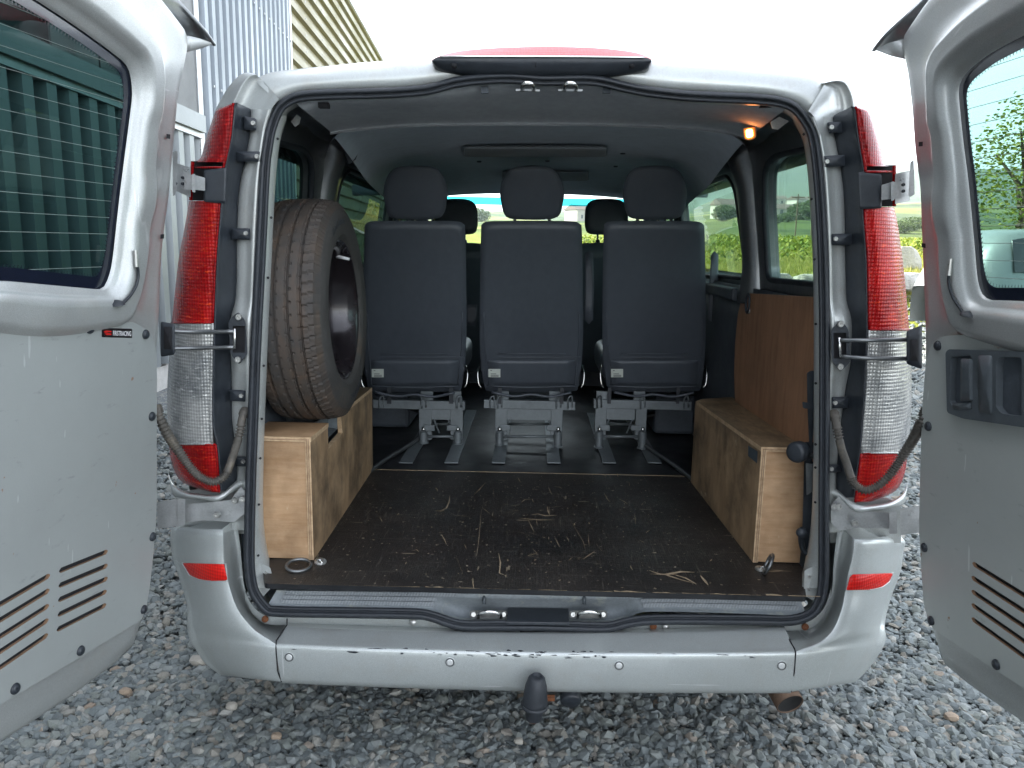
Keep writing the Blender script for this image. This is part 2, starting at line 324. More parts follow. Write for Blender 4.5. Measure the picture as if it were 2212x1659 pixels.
class MB:
    def __init__(s): s.V = []; s.F = []
    def add(s, V, F):
        n = len(s.V); s.V += [Vector(v) for v in V]; s.F += [tuple(i+n for i in f) for f in F]; return s
    def box(s, lo, hi, rot=None, c=None):
        V = [Vector((x, y, z)) for x in (lo[0], hi[0]) for y in (lo[1], hi[1]) for z in (lo[2], hi[2])]
        if rot is not None:
            cc = Vector(c) if c is not None else (Vector(lo)+Vector(hi))/2; V = [cc + rot@(v-cc) for v in V]
        return s.add(V, [(0, 1, 3, 2), (4, 6, 7, 5), (0, 4, 5, 1), (2, 3, 7, 6), (0, 2, 6, 4), (1, 5, 7, 3)])
    def hexa(s, a, b):      # two quads of 4 points
        return s.add(list(a)+list(b), [(3, 2, 1, 0), (4, 5, 6, 7), (0, 1, 5, 4), (1, 2, 6, 5), (2, 3, 7, 6), (3, 0, 4, 7)])
    def tube(s, P, r, n=10, close=False, caps=True):
        P = [Vector(p) for p in P]; m = len(P); rr = r if isinstance(r, (list, tuple)) else [r]*m
        T = []
        for i in range(m):
            a = P[(i-1) % m] if (close or i > 0) else P[i]; b = P[(i+1) % m] if (close or i < m-1) else P[i]
            T.append((b-a).normalized())
        up = Vector((0, 0, 1)) if abs(T[0].z) < .9 else Vector((1, 0, 0)); nx = (up-T[0]*up.dot(T[0])).normalized(); V = []
        for i in range(m):
            nx = (nx-T[i]*nx.dot(T[i])).normalized(); ny = T[i].cross(nx)
            for k in range(n):
                a = 2*pi*k/n; V.append(P[i]+(nx*cos(a)+ny*sin(a))*rr[i])
        F = []
        for i in range(m if close else m-1):
            for k in range(n): F.append((i*n+k, i*n+(k+1) % n, ((i+1) % m)*n+(k+1) % n, ((i+1) % m)*n+k))
        if caps and not close: F += [tuple(range(n-1, -1, -1)), tuple((m-1)*n+k for k in range(n))]
        return s.add(V, F)
    def lathe(s, prof, c, ax=(0, 0, 1), n=24, caps=False):      # prof: (radius, height along ax)
        ax = Vector(ax).normalized(); q = ax.to_track_quat('Z', 'Y').to_matrix(); c = Vector(c); V = []; F = []
        for r, h in prof:
            for k in range(n): V.append(c+q@Vector((r*cos(2*pi*k/n), r*sin(2*pi*k/n), h)))
        for i in range(len(prof)-1):
            for k in range(n): F.append((i*n+k, i*n+(k+1) % n, (i+1)*n+(k+1) % n, (i+1)*n+k))
        if caps: F += [tuple(range(n-1, -1, -1)), tuple((len(prof)-1)*n+k for k in range(n))]
        return s.add(V, F)
    def build(s, name, mat, par=None, **kw): return mk(name, s.V, s.F, mat, par, **kw)
def cr(P, n, close=False):
    """Catmull-Rom through P"""
    P = [Vector(p) for p in P]; m = len(P); out = []
    if m < 3 and not close: 
        return [P[0].lerp(P[1], k/n) for k in range(n+1)]
    for i in range(m if close else m-1):
        if close: a, b, c, d = P[(i-1) % m], P[i], P[(i+1) % m], P[(i+2) % m]
        else: a, b, c, d = P[max(0, i-1)] if i > 0 else P[0]*2-P[1], P[i], P[i+1], P[i+2] if i+2 < m else P[m-1]*2-P[m-2]
        for k in range(n):
            t = k/n; out.append(.5*((2*b)+(c-a)*t+(2*a-5*b+4*c-d)*t*t+(3*b-a-3*c+d)*t**3))
    if not close: out.append(P[-1])
    return out
def loft(name, rows, mat, par=None, nu=3, nv=3, close=False, smooth=True, **kw):
    R = [cr(r, nu, close) if nu > 1 else [Vector(p) for p in r] for r in rows]
    if nv > 1:
        cols = [cr([R[j][i] for j in range(len(R))], nv) for i in range(len(R[0]))]
        R = [[cols[i][j] for i in range(len(cols))] for j in range(len(cols[0]))]
    n = len(R[0]); V = [p for r in R for p in r]; F = []
    for j in range(len(R)-1):
        for i in range(n if close else n-1):
            F.append((j*n+i, j*n+(i+1) % n, (j+1)*n+(i+1) % n, (j+1)*n+i))
    return mk(name, V, F, mat, par, smooth=smooth, **kw)
def round_poly(P, r, n=5):
    """round the corners of a 2D polygon"""
    out = []; m = len(P)
    for i in range(m):
        a, b, c = Vector(P[i-1]), Vector(P[i]), Vector(P[(i+1) % m]); rr = r[i] if isinstance(r, (list, tuple)) else r
        u = a-b; v = c-b; k = min(rr, u.length*.45, v.length*.45)
        if k <= 1e-6: out.append(b); continue
        p, q = b+u.normalized()*k, b+v.normalized()*k
        for j in range(n+1):
            t = j/n; out.append(p*(1-t)**2+b*2*t*(1-t)+q*t*t)
    return out
def plate(name, outer, holes, fmap, t, mats, par=None, **kw):
    """flat plate with holes: fmap(a,b,n) -> place; front at n=0, back at n=-t; mats=(face, side)"""
    polys = [[Vector((p[0], p[1], 0)) for p in outer]]+[[Vector((p[0], p[1], 0)) for p in h] for h in holes]
    tri = tessellate_polygon(polys); flat = [p for q in polys for p in q]; n = len(flat)
    V = [fmap(p.x, p.y, 0) for p in flat]+[fmap(p.x, p.y, -t) for p in flat]; F = []; fm = []
    for a in tri: F.append(tuple(a)); fm.append(0)
    if t:
        for a in tri: F.append(tuple(i+n for i in reversed(a))); fm.append(0)
        s = 0
        for q in polys:
            k = len(q)
            for i in range(k): F.append((s+i, s+(i+1) % k, s+(i+1) % k+n, s+i+n)); fm.append(1 if len(mats) > 1 else 0)
            s += k
    else: V = V[:n]
    return mk(name, V, F, None, par, mats=list(mats), fm=fm, **kw)
def puff(name, outline, t, r, fmap, mat, par=None, crown=0., rings=5, **kw):
    """cushion: convex outline (a,b), front at n=0 rounded back over r, thickness t"""
    O = [Vector((p[0], p[1])) for p in outline]; m = len(O); c = sum(O, Vector((0, 0)))/m
    nr = []
    for i in range(m):
        e = (O[(i+1) % m]-O[i-1]); nn = Vector((e.y, -e.x)).normalized()
        if nn.dot(O[i]-c) < 0: nn = -nn
        nr.append(nn)
    V = []; L = []
    def ring(ins, n):
        L.append(len(V))
        for i in range(m): V.append(fmap(O[i].x-nr[i].x*ins, O[i].y-nr[i].y*ins, n))
    ring(r, -t)
    for k in range(4): a = pi/2*k/3; ring(r*(1-sin(a)), -t+r*.999*(1-cos(a)))
    for k in range(6): a = pi/2*k/5; ring(r*(1-cos(a)), -r*(1-sin(a)))
    base = [O[i]-nr[i]*r for i in range(m)]
    for k in range(1, rings+1):
        f = 1-k/rings*.98; L.append(len(V)); 
        for i in range(m):
            q = c+(base[i]-c)*f; V.append(fmap(q.x, q.y, crown*(1-f*f)))
    F = []
    for j in range(len(L)-1):
        for i in range(m): F.append((L[j]+i, L[j]+(i+1) % m, L[j+1]+(i+1) % m, L[j+1]+i))
    F.append(tuple(L[-1]+i for i in range(m))); F.append(tuple(L[0]+i for i in reversed(range(m))))
    return mk(name, V, F, mat, par, smooth=True, **kw)
def scr(name, P, ax, r, mat, par, h=.004, socket=True):
    b = MB(); P = Vector(P)
    b.lathe([(r, -h*.4), (r, h*.4), (r*.85, h), (r*.45, h), (r*.4, h*.3), (.0005, h*.3)] if socket else [(r, -h*.4), (r*.96, h*.5), (r*.6, h), (.0005, h*1.1)], P, ax, 14)
    return b.build(name, mat, par, auto=40)
# =================================================================== SETTING
AZT = [(-1.2, 60), (-.2, 100), (-.06, 105), (0, 92), (.12, 110), (.25, 190), (.33, 205), (.40, 170), (.5, 205), (.65, 200), (1.0, 220), (3, 200)]
def interp(T, x):
    if x <= T[0][0]: return T[0][1]
    for (a, b), (c, d) in zip(T, T[1:]):
        if x <= c: return b+(d-b)*(x-a)/(c-a)
    return T[-1][1]
def height(x, y):
    d = y+CAMD; z = 0.
    e = d-(13.2+.10*max(0, 6-x)) if y > 0 else -9
    sx = max(0, min(1, (x-5.2)/3)); z += .16*sx*sx*(3-2*sx)
    if e > 0 and (x > -3 or d > 34):
        r = sqrt((d)**2+(x*.6)**2)
        z += .72*min(1, e/1.6)**1.5*(min(1, max(0, (x+3)/2)) if d < 34 else 1)
        z += max(0, r-16)*.026 if r < 60 else 44*.026
        if r > 60: z += (min(r, 130)-60)*.028
        ga = interp([(-.1, .5), (.15, .55), (.3, 1), (9, 1)], x/max(d, 1))
        if r > 130: z += ga* (min(r, 350)-130)*.065
        if r > 350: z += ga* (min(r, 700)-350)*.075
        if r > 700:
            f = min(1, (r-700)/1400.); f = f*f*(3-2*f); z += f*(interp(AZT, x/max(d, 1))-45)
        if r > 120: z += noise.noise(Vector((x*.006, y*.006, 3)))*min(12, (r-120)*.03)+noise.noise(Vector((x*.0016, y*.0016, 9)))*min(34, (r-120)*.03)
    if x > 9 and y > -8: z += 0
    return z
def terrain():
    V = []; F = []
    rs = [0, 1, 2, 4, 6, 8, 9.5]+[10+.5*k for k in range(16)]+[18.5+1.5*k for k in range(12)]+[38*1.075**k for k in range(1, 58)]
    azs = [radians(a) for a in np.concatenate([np.arange(-60, -8, 4), np.arange(-8, 50, .7), np.arange(50, 121, 4)])]
    for r in rs:
        for a in azs:
            x = r*sin(a); y = r*cos(a)-CAMD; V.append((x, y, height(x, y)-.012))
    m = len(azs)
    for i in range(len(rs)-1):
        for j in range(m-1): F.append((i*m+j, i*m+j+1, (i+1)*m+j+1, (i+1)*m+j))
    # gravel part / field part by place
    fm = []
    for f in F:
        x = sum(V[i][0] for i in f)/4; y = sum(V[i][1] for i in f)/4; d = y+CAMD
        fm.append(0 if d < 13.2+.10*max(0, 6-x)+.2 or (x < -3 and d < 34) else 1)
    o = mk('terrain', V, F, None, None, smooth=True, mats=['ground_stones', 'terrain'], fm=fm); tag(o, 'rising ground behind the van with fields and wooded hills', kind='structure')
    V = [(x, y, -.03) for x in (-60, 60) for y in (-60, 0)]; V = [(-7000, -7000, -.03), (7000, -7000, -.03), (7000, 7000, -.03), (-7000, 7000, -.03)]
    tag(mk('ground', V, [(0, 1, 2, 3)], 'ground_stones'), 'level gravelled ground of the yard', kind='structure')
terrain()
def gravel():
    # convex chips: a jittered 12-vertex hull, 20 triangles each
    g = (1+5**.5)/2
    B = np.array([(-1, g, 0), (1, g, 0), (-1, -g, 0), (1, -g, 0), (0, -1, g), (0, 1, g), (0, -1, -g), (0, 1, -g), (g, 0, -1), (g, 0, 1), (-g, 0, -1), (-g, 0, 1)])/1.9
    T = np.array([(0, 11, 5), (0, 5, 1), (0, 1, 7), (0, 7, 10), (0, 10, 11), (1, 5, 9), (5, 11, 4), (11, 10, 2), (10, 7, 6), (7, 1, 8), (3, 9, 4), (3, 4, 2), (3, 2, 6), (3, 6, 8), (3, 8, 9), (4, 9, 5), (2, 4, 11), (6, 2, 10), (8, 6, 7), (9, 8, 1)])
    P = []; S = []
    def scatter(n, u0, u1, d0, d1, smin, smax, lay):
        d = d0+(d1-d0)*RNG.random(n); t = u0+(u1-u0)*RNG.random(n); x = t*d
        s = smin+(smax-smin)*RNG.random(n)**2.2; y = d-CAMD
        z = s*.25*(.3+RNG.random(n)*lay)
        zz = np.array([height(a, b) for a, b in zip(x, y)]) if d1 > 4 else 0
        P.append(np.stack([x, y, z+zz], 1)); S.append(s)
    scatter(36000, -.86, .86, 1.55, 2.6, .0065, .022, 2.4)
    scatter(30000, -.9, .9, 2.5, 4.0, .0075, .022, 2.4)
    scatter(13000, .3, .75, 4.0, 7.5, .013, .027, 2.)
    scatter(8000, -.75, -.3, 4.0, 6.4, .013, .028, 2.)
    scatter(12000, .3, .8, 7.5, 14.6, .025, .05, 2.)
    x = RNG.uniform(-3.1, 3.3, 34000); y = RNG.uniform(-1.5, 3.2, 34000); ok = np.abs(x) > .82*(y+CAMD); x = x[ok]; y = y[ok]; s = .011+.015*RNG.random(len(x))**1.6
    P.append(np.stack([x, y, s*.25*(.3+RNG.random(len(x))*2)], 1)); S.append(s)
    P = np.concatenate(P); S = np.concatenate(S); n = len(S)
    K = B[None]*(1+.42*(RNG.random((n, 12, 1))-.5)) + .16*(RNG.random((n, 12, 3))-.5)
    K = K*np.stack([1+.5*RNG.random(n), .75+.4*RNG.random(n), .38+.42*RNG.random(n)], 1)[:, None, :]*S[:, None, None]
    a = RNG.random(n)*2*pi; tx = RNG.normal(0, .38, n); ty = RNG.normal(0, .38, n)
    c, s = np.cos(tx), np.sin(tx); K = np.stack([K[..., 0], K[..., 1]*c[:, None]-K[..., 2]*s[:, None], K[..., 1]*s[:, None]+K[..., 2]*c[:, None]], -1)
    c, s = np.cos(ty), np.sin(ty); K = np.stack([K[..., 0]*c[:, None]+K[..., 2]*s[:, None], K[..., 1], -K[..., 0]*s[:, None]+K[..., 2]*c[:, None]], -1)
    c, s = np.cos(a), np.sin(a); K = np.stack([K[..., 0]*c[:, None]-K[..., 1]*s[:, None], K[..., 0]*s[:, None]+K[..., 1]*c[:, None], K[..., 2]], -1)
    V = (K+P[:, None]).reshape(-1, 3); F = (T[None]+(np.arange(n)*12)[:, None, None]).reshape(-1, 3)
    me = bpy.data.meshes.new('gravel'); me.vertices.add(len(V)); me.vertices.foreach_set('co', V.ravel().astype('f'))
    me.loops.add(F.size); me.loops.foreach_set('vertex_index', F.ravel().astype('i')); me.polygons.add(len(F))
    me.polygons.foreach_set('loop_start', np.arange(0, F.size, 3).astype('i')); me.update(calc_edges=True); me.validate()
    me.polygons.foreach_set('use_smooth', [False]*len(me.polygons)); me.materials.append(MT['gravel_stone']); o = bpy.data.objects.new('gravel', me); COL.objects.link(o)
    tag(o, 'loose grey crushed stone covering the yard under and around the van', kind='stuff')
gravel()
def rock(name, c, s, mat, label, cat='rock', group=None, seed=0, seg=3):
    import bmesh
    bm = bmesh.new(); bmesh.ops.create_icosphere(bm, subdivisions=seg, radius=1)
    for v in bm.verts:
        p = v.co.copy(); k = 1+.35*noise.noise(p*1.1+Vector((seed*7, 0, 0)))+.16*noise.noise(p*2.6+Vector((seed, 5, 0)))
        q = p*k; q = Vector([max(-.78, min(.8, t)) for t in q]); v.co = Vector((q.x*s[0], q.y*s[1], q.z*s[2]))
    me = bpy.data.meshes.new(name); bm.to_mesh(me); bm.free(); me.materials.append(MT[mat])
    me.polygons.foreach_set('use_smooth', [True]*len(me.polygons)); me.set_sharp_from_angle(angle=radians(32))
    o = bpy.data.objects.new(name, me); COL.objects.link(o); o.location = c; return tag(o, label, cat, group)
# odd stones that stand out in the gravel
for k, (u, v, s, mt, lb) in enumerate([(428, 1428, 0.034, 'stone_pale', 'pale angular stone beside the left bumper corner'), (272, 1463+30, 0.022, 'stone_orange', 'buff pebble lying below the left door corner'),
        (597, 1590, 0.019, 'stone_orange', 'orange brown pebble in the gravel below the left parking sensor'), (2055, 1548, 0.024, 'stone_orange', 'buff angular stone in the gravel right of the exhaust'),
        (1120, 1600, 0.017, 'stone_pale', 'whitish pebble in the gravel below the tow ball cover'), (500, 1470+55, .022, 'stone_pale', 'small whitish stone in the gravel left of the bumper seam')]):
    p = onz(u, v, .025); rock('stone', p, (s, s*.75, s*.6), mt, lb, 'stone', seed=k+3, seg=2)
# ---- the bank, its rocks, the vines, far houses
def onterr(u, d, up=0):
    r = ray(u, 529); t = d/(r.y); x = CAM.x+r.x*t; return Vector((x, d-CAMD, height(x, d-CAMD)+up))
for k, (u, d, s, mt, lb) in enumerate([(1693, 15.6, (.30, .28, .26), 'rock', 'tan boulder on the grass bank seen low in the right rear side window'), (1752, 15.4, (.36, .3, .26), 'rock', 'grey boulder beside the tan one at the right edge of that window'),
        (1590, 15.5, (.32, .3, .25), 'rock', 'brownish boulder seen low in the second right side window'), (1958, 19.5, (.42, .3, .55), 'rock_white', 'white sunlit boulder in the vines beside the right tail lamp'),
        (1966, 14.8, (.62, .4, .24), 'rock_white', 'low white sunlit rock at the edge of the gravel above the right check strap'), (1640, 15.7, (.2, .2, .2), 'rock', 'small grey rock left of the tan boulder on the bank')]):
    rock('rock', onterr(u, d, s[2]*.3), s, mt, lb, 'rock', seed=k)
def blades(name, mat, pts, hh, ww, label, nb=3, kind='stuff'):
    V = []; F = []
    for (x, y, z) in pts:
        for b in range(nb):
            a = random.random()*2*pi; h = hh*(.5+random.random()*.8); w = ww*(.6+random.random()*.8); lx, ly = random.uniform(-.4, .4)*h, random.uniform(-.4, .4)*h
            ox, oy = random.uniform(-1, 1)*ww*3, random.uniform(-1, 1)*ww*3; n = len(V)
            V += [(x+ox-cos(a)*w, y+oy-sin(a)*w, z), (x+ox+cos(a)*w, y+oy+sin(a)*w, z), (x+ox+lx, y+oy+ly, z+h)]; F.append((n, n+1, n+2))
    o = mk(name, V, F, mat); return tag(o, label, kind=kind)
pts = []
for i in range(30000):
    d = 14.4+(random.random()**1.5)*24; t = random.uniform(-.12, .72); x = t*d; y = d-CAMD
    if d < 13.4+.1*max(0, 6-x)+.5: continue
    pts.append((x, y, height(x, y)-.02))
blades('grass', 'grass_blade', pts, .16, .012, 'sunlit rough grass covering the bank beyond the gravel')
def leaves(name, mat, cen, rad, n, size, par=None, stuff=False, label=None):
    V = []; F = []
    for i in range(n):
        while True:
            p = Vector((random.uniform(-1, 1), random.uniform(-1, 1), random.uniform(-1, 1)))
            if p.length < 1 and noise.noise(p*2.3+Vector(cen)*.3) > -.18-.3*(1-p.length): break
        p = Vector(cen)+Vector((p.x*rad[0], p.y*rad[1], p.z*rad[2])); q = Matrix.Rotation(random.random()*2*pi, 3, 'Z')@Matrix.Rotation(random.uniform(-1.2, 1.2), 3, 'X'); s = size*(.6+random.random()*.8); k = len(V)
        V += [p+q@Vector(t) for t in ((-s, -s*.6, 0), (s, -s*.6, 0), (s*.6, s*.7, .2*s), (-s*.6, s*.7, -.2*s))]; F.append((k, k+1, k+2, k+3))
    return mk(name, V, F, mat, par)
# vine rows: each row a thing
for k in range(9):
    d = 24+k*2.6; V = []; F = []
    x = -1.5 if d > 23 else .5
    while x < .75*d:
        y = d-CAMD+.3*noise.noise(Vector((x, d, 0))); z0 = height(x, y)
        for j in range(15):
            p = Vector((x+random.uniform(-.25, .25), y+random.uniform(-.22, .22), z0+random.uniform(.15, 1.0)*(.62+.1*noise.noise(Vector((x, d, 4)))))); s = random.uniform(.03, .062); a = random.random()*6.3; n = len(V); b = random.uniform(-.8, .8)
            V += [p+Vector((cos(a)*s, sin(a)*s, -s*b)), p+Vector((-sin(a)*s, cos(a)*s, s)), p+Vector((-cos(a)*s, -sin(a)*s, s*b)), p+Vector((sin(a)*s, -cos(a)*s, -s))]; F.append((n, n+1, n+2, n+3))
        x += .22
    o = thing('vine_row', (.25*d, d-CAMD, height(.25*d, d-CAMD)), 'row of green vines on the slope behind the van, '+['nearest to the grass bank', 'second from the bank', 'third from the bank', 'fourth from the bank', 'fifth from the bank', 'sixth from the bank', 'seventh from the bank', 'eighth from the bank', 'farthest up the slope'][k], 'vine row', 'rows of vines beyond the yard')
    mk('foliage', V, F, 'vine_leaf', o)
def tree(u, d, h, w, label, mat='tree_leaf', n=700, name='tree', cat='tree', sz=None, up=0):
    if name == 'tree': n = 2600; sz = h*.045
    c = onterr(u, d); o = thing(name, c, label, cat, 'trees beyond the van')
    b = MB(); b.tube([c, c+Vector((.03*h, 0, h*.3)), c+Vector((0, 0, h*.8))], [h*.035, h*.025, h*.008], 7)
    for j in range(5):
        a = j*1.3; q = c+Vector((0, 0, h*(.3+.1*j))); b.tube([q, q+Vector((cos(a)*w*.5, sin(a)*w*.5, h*.18))], [h*.014, h*.004], 5)
    b.build('trunk', 'bark', o)
    leaves('crown', mat, c+Vector((0, 0, h*(.6 if name != 'tree' else .5))), (w, w, h*(.42 if name != 'tree' else .52)), n, sz or h*.03, o)
for u, d, h, w, lb in [(1722, 210, 4.4, 3.4, 'dark round tree among the far houses in the right rear side window'), (1752, 205, 5.5, 3.6, 'tall dark tree at the right edge of the right rear side window'), (1697, 185, 2.2, 2.6, 'low dark tree in front of the far house in the rear side window'),
        (1670, 170, 1.8, 1.8, 'small bush below the far white house'), (1560, 220, 4.5, 3.5, 'dark tree seen in the second right side window'), (1945, 130, 2.0, 2.4, 'pale bush above the vines between the right tail lamp and door'),
        (1968, 140, 2.4, 3, 'round bush on the slope beside the right door edge'), (1030, 330, 6, 6, 'green tree seen low in the windscreen between two seats'), (1285, 330, 6, 6, 'green tree by the house in the windscreen')]:
    tree(u, d, h, w, lb)
tree(2192, 15.5, 3.6, 1.0, 'young thin leaved sapling seen through the right door window', 'vine_leaf', 2200, 'sapling', 'sapling', .034)
tree(2250, 16.5, 4.0, 1.2, 'second young sapling at the right edge of the door window', 'vine_leaf', 2200, 'sapling', 'sapling', .034)
def house(u, d, w, dp, h, label, ang=.3, rot=None):
    c = onterr(u, d); o = thing('house', c, label, 'house', 'far houses on the slope'); R = Matrix.Rotation(ang, 3, 'Z')
    P = lambda x, y, z: c+R@Vector((x, y, z-.8))
    b = MB(); b.hexa([P(-w/2, -dp/2, 0), P(w/2, -dp/2, 0), P(w/2, dp/2, 0), P(-w/2, dp/2, 0)], [P(-w/2, -dp/2, h+.8), P(w/2, -dp/2, h+.8), P(w/2, dp/2, h+.8), P(-w/2, dp/2, h+.8)]); b.build('wall', 'house_wall', o)
    e = .4; V = [P(-w/2-e, -dp/2-e, h+.8), P(w/2+e, -dp/2-e, h+.8), P(w/2+e, dp/2+e, h+.8), P(-w/2-e, dp/2+e, h+.8), P(-w/2-e, 0, h+.8+dp*.28), P(w/2+e, 0, h+.8+dp*.28)]
    mk('roof', V, [(0, 1, 5, 4), (2, 3, 4, 5), (0, 4, 3), (1, 2, 5), (3, 2, 1, 0)], 'house_roof', o)
    n = max(2, int(w/3.5)); b = MB(); b.hexa([P(-.5, -dp/2-.05, 1.4), P(.5, -dp/2-.05, 1.4), P(.5, -dp/2+.03, 1.4), P(-.5, -dp/2+.03, 1.4)], [P(-.5, -dp/2-.05, 2.7), P(.5, -dp/2-.05, 2.7), P(.5, -dp/2+.03, 2.7), P(-.5, -dp/2+.03, 2.7)])
    for i in range(n):
        x = -w/2+(i+.5)*w/n; b = MB(); q = lambda a, y, z: P(x+a, y, z)
        b.hexa([q(-.45, -dp/2-.05, 1.6), q(.45, -dp/2-.05, 1.6), q(.45, -dp/2+.03, 1.6), q(-.45, -dp/2+.03, 1.6)], [q(-.45, -dp/2-.05, 2.9), q(.45, -dp/2-.05, 2.9), q(.45, -dp/2+.03, 2.9), q(-.45, -dp/2+.03, 2.9)]); b.build('window', 'house_pane', o)
for a in [(1684, 230, 6, 5, 2.4, 'far white house with red roof low in the right rear side window', .2), (1668, 390, 9, 6, 3, 'long pale far building at the left of the right rear side window', 0), (1716, 380, 8, 6, 3, 'small far house with tan roof in the middle of the rear side window', .5),
          (1742, 390, 9, 6, 3, 'far house next to the tan roofed one, farther right', -.3), (1568, 260, 9, 7, 4, 'red roofed far house in the second right side window', .3), (1252, 300, 10, 7, 4, 'house with steep roof seen through the windscreen right of the middle seat', .7),
          (1742, 240, 7, 5, 2.6, 'pale far house behind the trees at the right of the rear side window', .2)]: house(*a)
for u, lb in ((1716, 'thin utility pole in the vines seen in the right rear side window'), (1750, 'thin utility pole at the right edge of the rear side window')):
    c = onterr(u, 62); b = MB(); b.tube([c-Vector((0, 0, .2)), c+Vector((0, 0, 3.6))], [.06, .045], 8); b.box(c+Vector((-.5, -.04, 3.3)), c+Vector((.5, .04, 3.38))); tag(b.build('utility_pole', 'bark'), lb, 'utility pole', 'poles in the vines')
# ---- building on the left
BX, BK = -3.35, -.063                       # wall line x = BX + BK*Y
def bw(y, z, n=0): return Vector((BX+BK*y+n, y-n*BK, z))
bld = thing('metal_building', bw(2, 0), 'grey metal clad industrial building standing close along the left of the van', 'building')
def cladding(y0, y1, z0, z1, mat, pitch=.30, depth=.05, per=5, vertical=True):
    y = y0 if vertical else z0; end = y1 if vertical else z1
    while y < end-.01:
        V = []; F = []; prof = []
        for k in range(per):
            a = y+k*pitch
            if a > end: break
            prof += [(a, 0), (a+pitch*.42, 0), (a+pitch*.5, depth), (a+pitch*.92, depth)]
        prof.append((min(a+pitch, end+pitch) if a <= end else a, 0))
        for (s, n) in prof:
            s2 = min(s, end)
            V += [bw(s2, z0, n), bw(s2, z1, n)] if vertical else [bw(y0, s2, n), bw(y1, s2, n)]
        for i in range(len(prof)-1): F.append((2*i, 2*i+2, 2*i+3, 2*i+1))
        mk('cladding_sheet', V, F, mat, bld, solid=.004, off=0); y += per*pitch
cladding(-6, 6.75, .25, 2.62, 'cladding', .30, .08)
cladding(6.97, 11.0, 2.0, 8.4, 'cladding_white', .25, .085)
cladding(6.97, 11.0, .25, 2.0, 'cladding', .25, .085)
cladding(11.15, 30, .2, 6.9, 'cladding_cream', .27, .07, vertical=False)
b = MB(); b.box(bw(-6, 0, -.3), bw(-6, 0, -.02)); 
def slab(nm, y0, y1, z0, z1, n0, n1, mat, bev=0):
    A = [bw(y0, z0, n1), bw(y1, z0, n1), bw(y1, z0, n0), bw(y0, z0, n0)]; B = [bw(y0, z1, n1), bw(y1, z1, n1), bw(y1, z1, n0), bw(y0, z1, n0)]
    return MB().hexa(A, B).build(nm, mat, bld, bev=bev)
slab('plinth', -8, 30, -.1, .22, -.3, .02, 'concrete'); slab('wall', -8, 11.1, 0, 8.6, -5, -.04, 'door_grey'); slab('wall', 11.1, 30, 0, 6.95, -5, -.04, 'door_grey')
slab('window_rail', -6, 6.8, 2.62, 2.80, -.02, .14, 'cladding'); slab('window_rail', -6, 6.8, 2.56, 2.62, -.02, .10, 'flashing')
slab('corner_post', 6.81, 6.95, .2, 8.4, -.02, .07, 'flashing'); slab('corner_trim', 11.0, 11.16, .2, 8.45, -.02, .075, 'flashing'); slab('eave_trim', 11.17, 30, 6.85, 7.0, -.02, .09, 'flashing'); slab('upper_wall', -8, 5.4, 4.6, 8.4, -.02, .04, 'cladding')
for k in range(9):
    y = -5.9+k*1.25; slab('window_mullion', y, y+.14, 2.81, 4.59, -.02, .06, 'win_frame'); slab('window_pane', y+.145, y+1.245, 2.82, 4.58, 0, .012, 'building_pane')
for k in range(4):
    slab('roller_door', 3.9+k*.73, 4.60+k*.73, 2.81, 8.3, .045, .06, 'door_grey')
b = MB()
for z in (3.2, 4.6, 6.0, 7.4):
    for k in range(16):
        p = bw(7.1+k*.25+.18, z, .088); b.box(p-Vector((.006, .012, .012)), p+Vector((.006, .012, .012)))
for y in (12.2, 13.6, 15.4, 17.6, 20.4):
    for k in range(24): p = bw(y, .2+k*.27+.19, .072); b.box(p-Vector((.006, .014, .012)), p+Vector((.006, .014, .012)))
tag(b.build('cladding_screws', 'flashing', bld), kind='stuff')
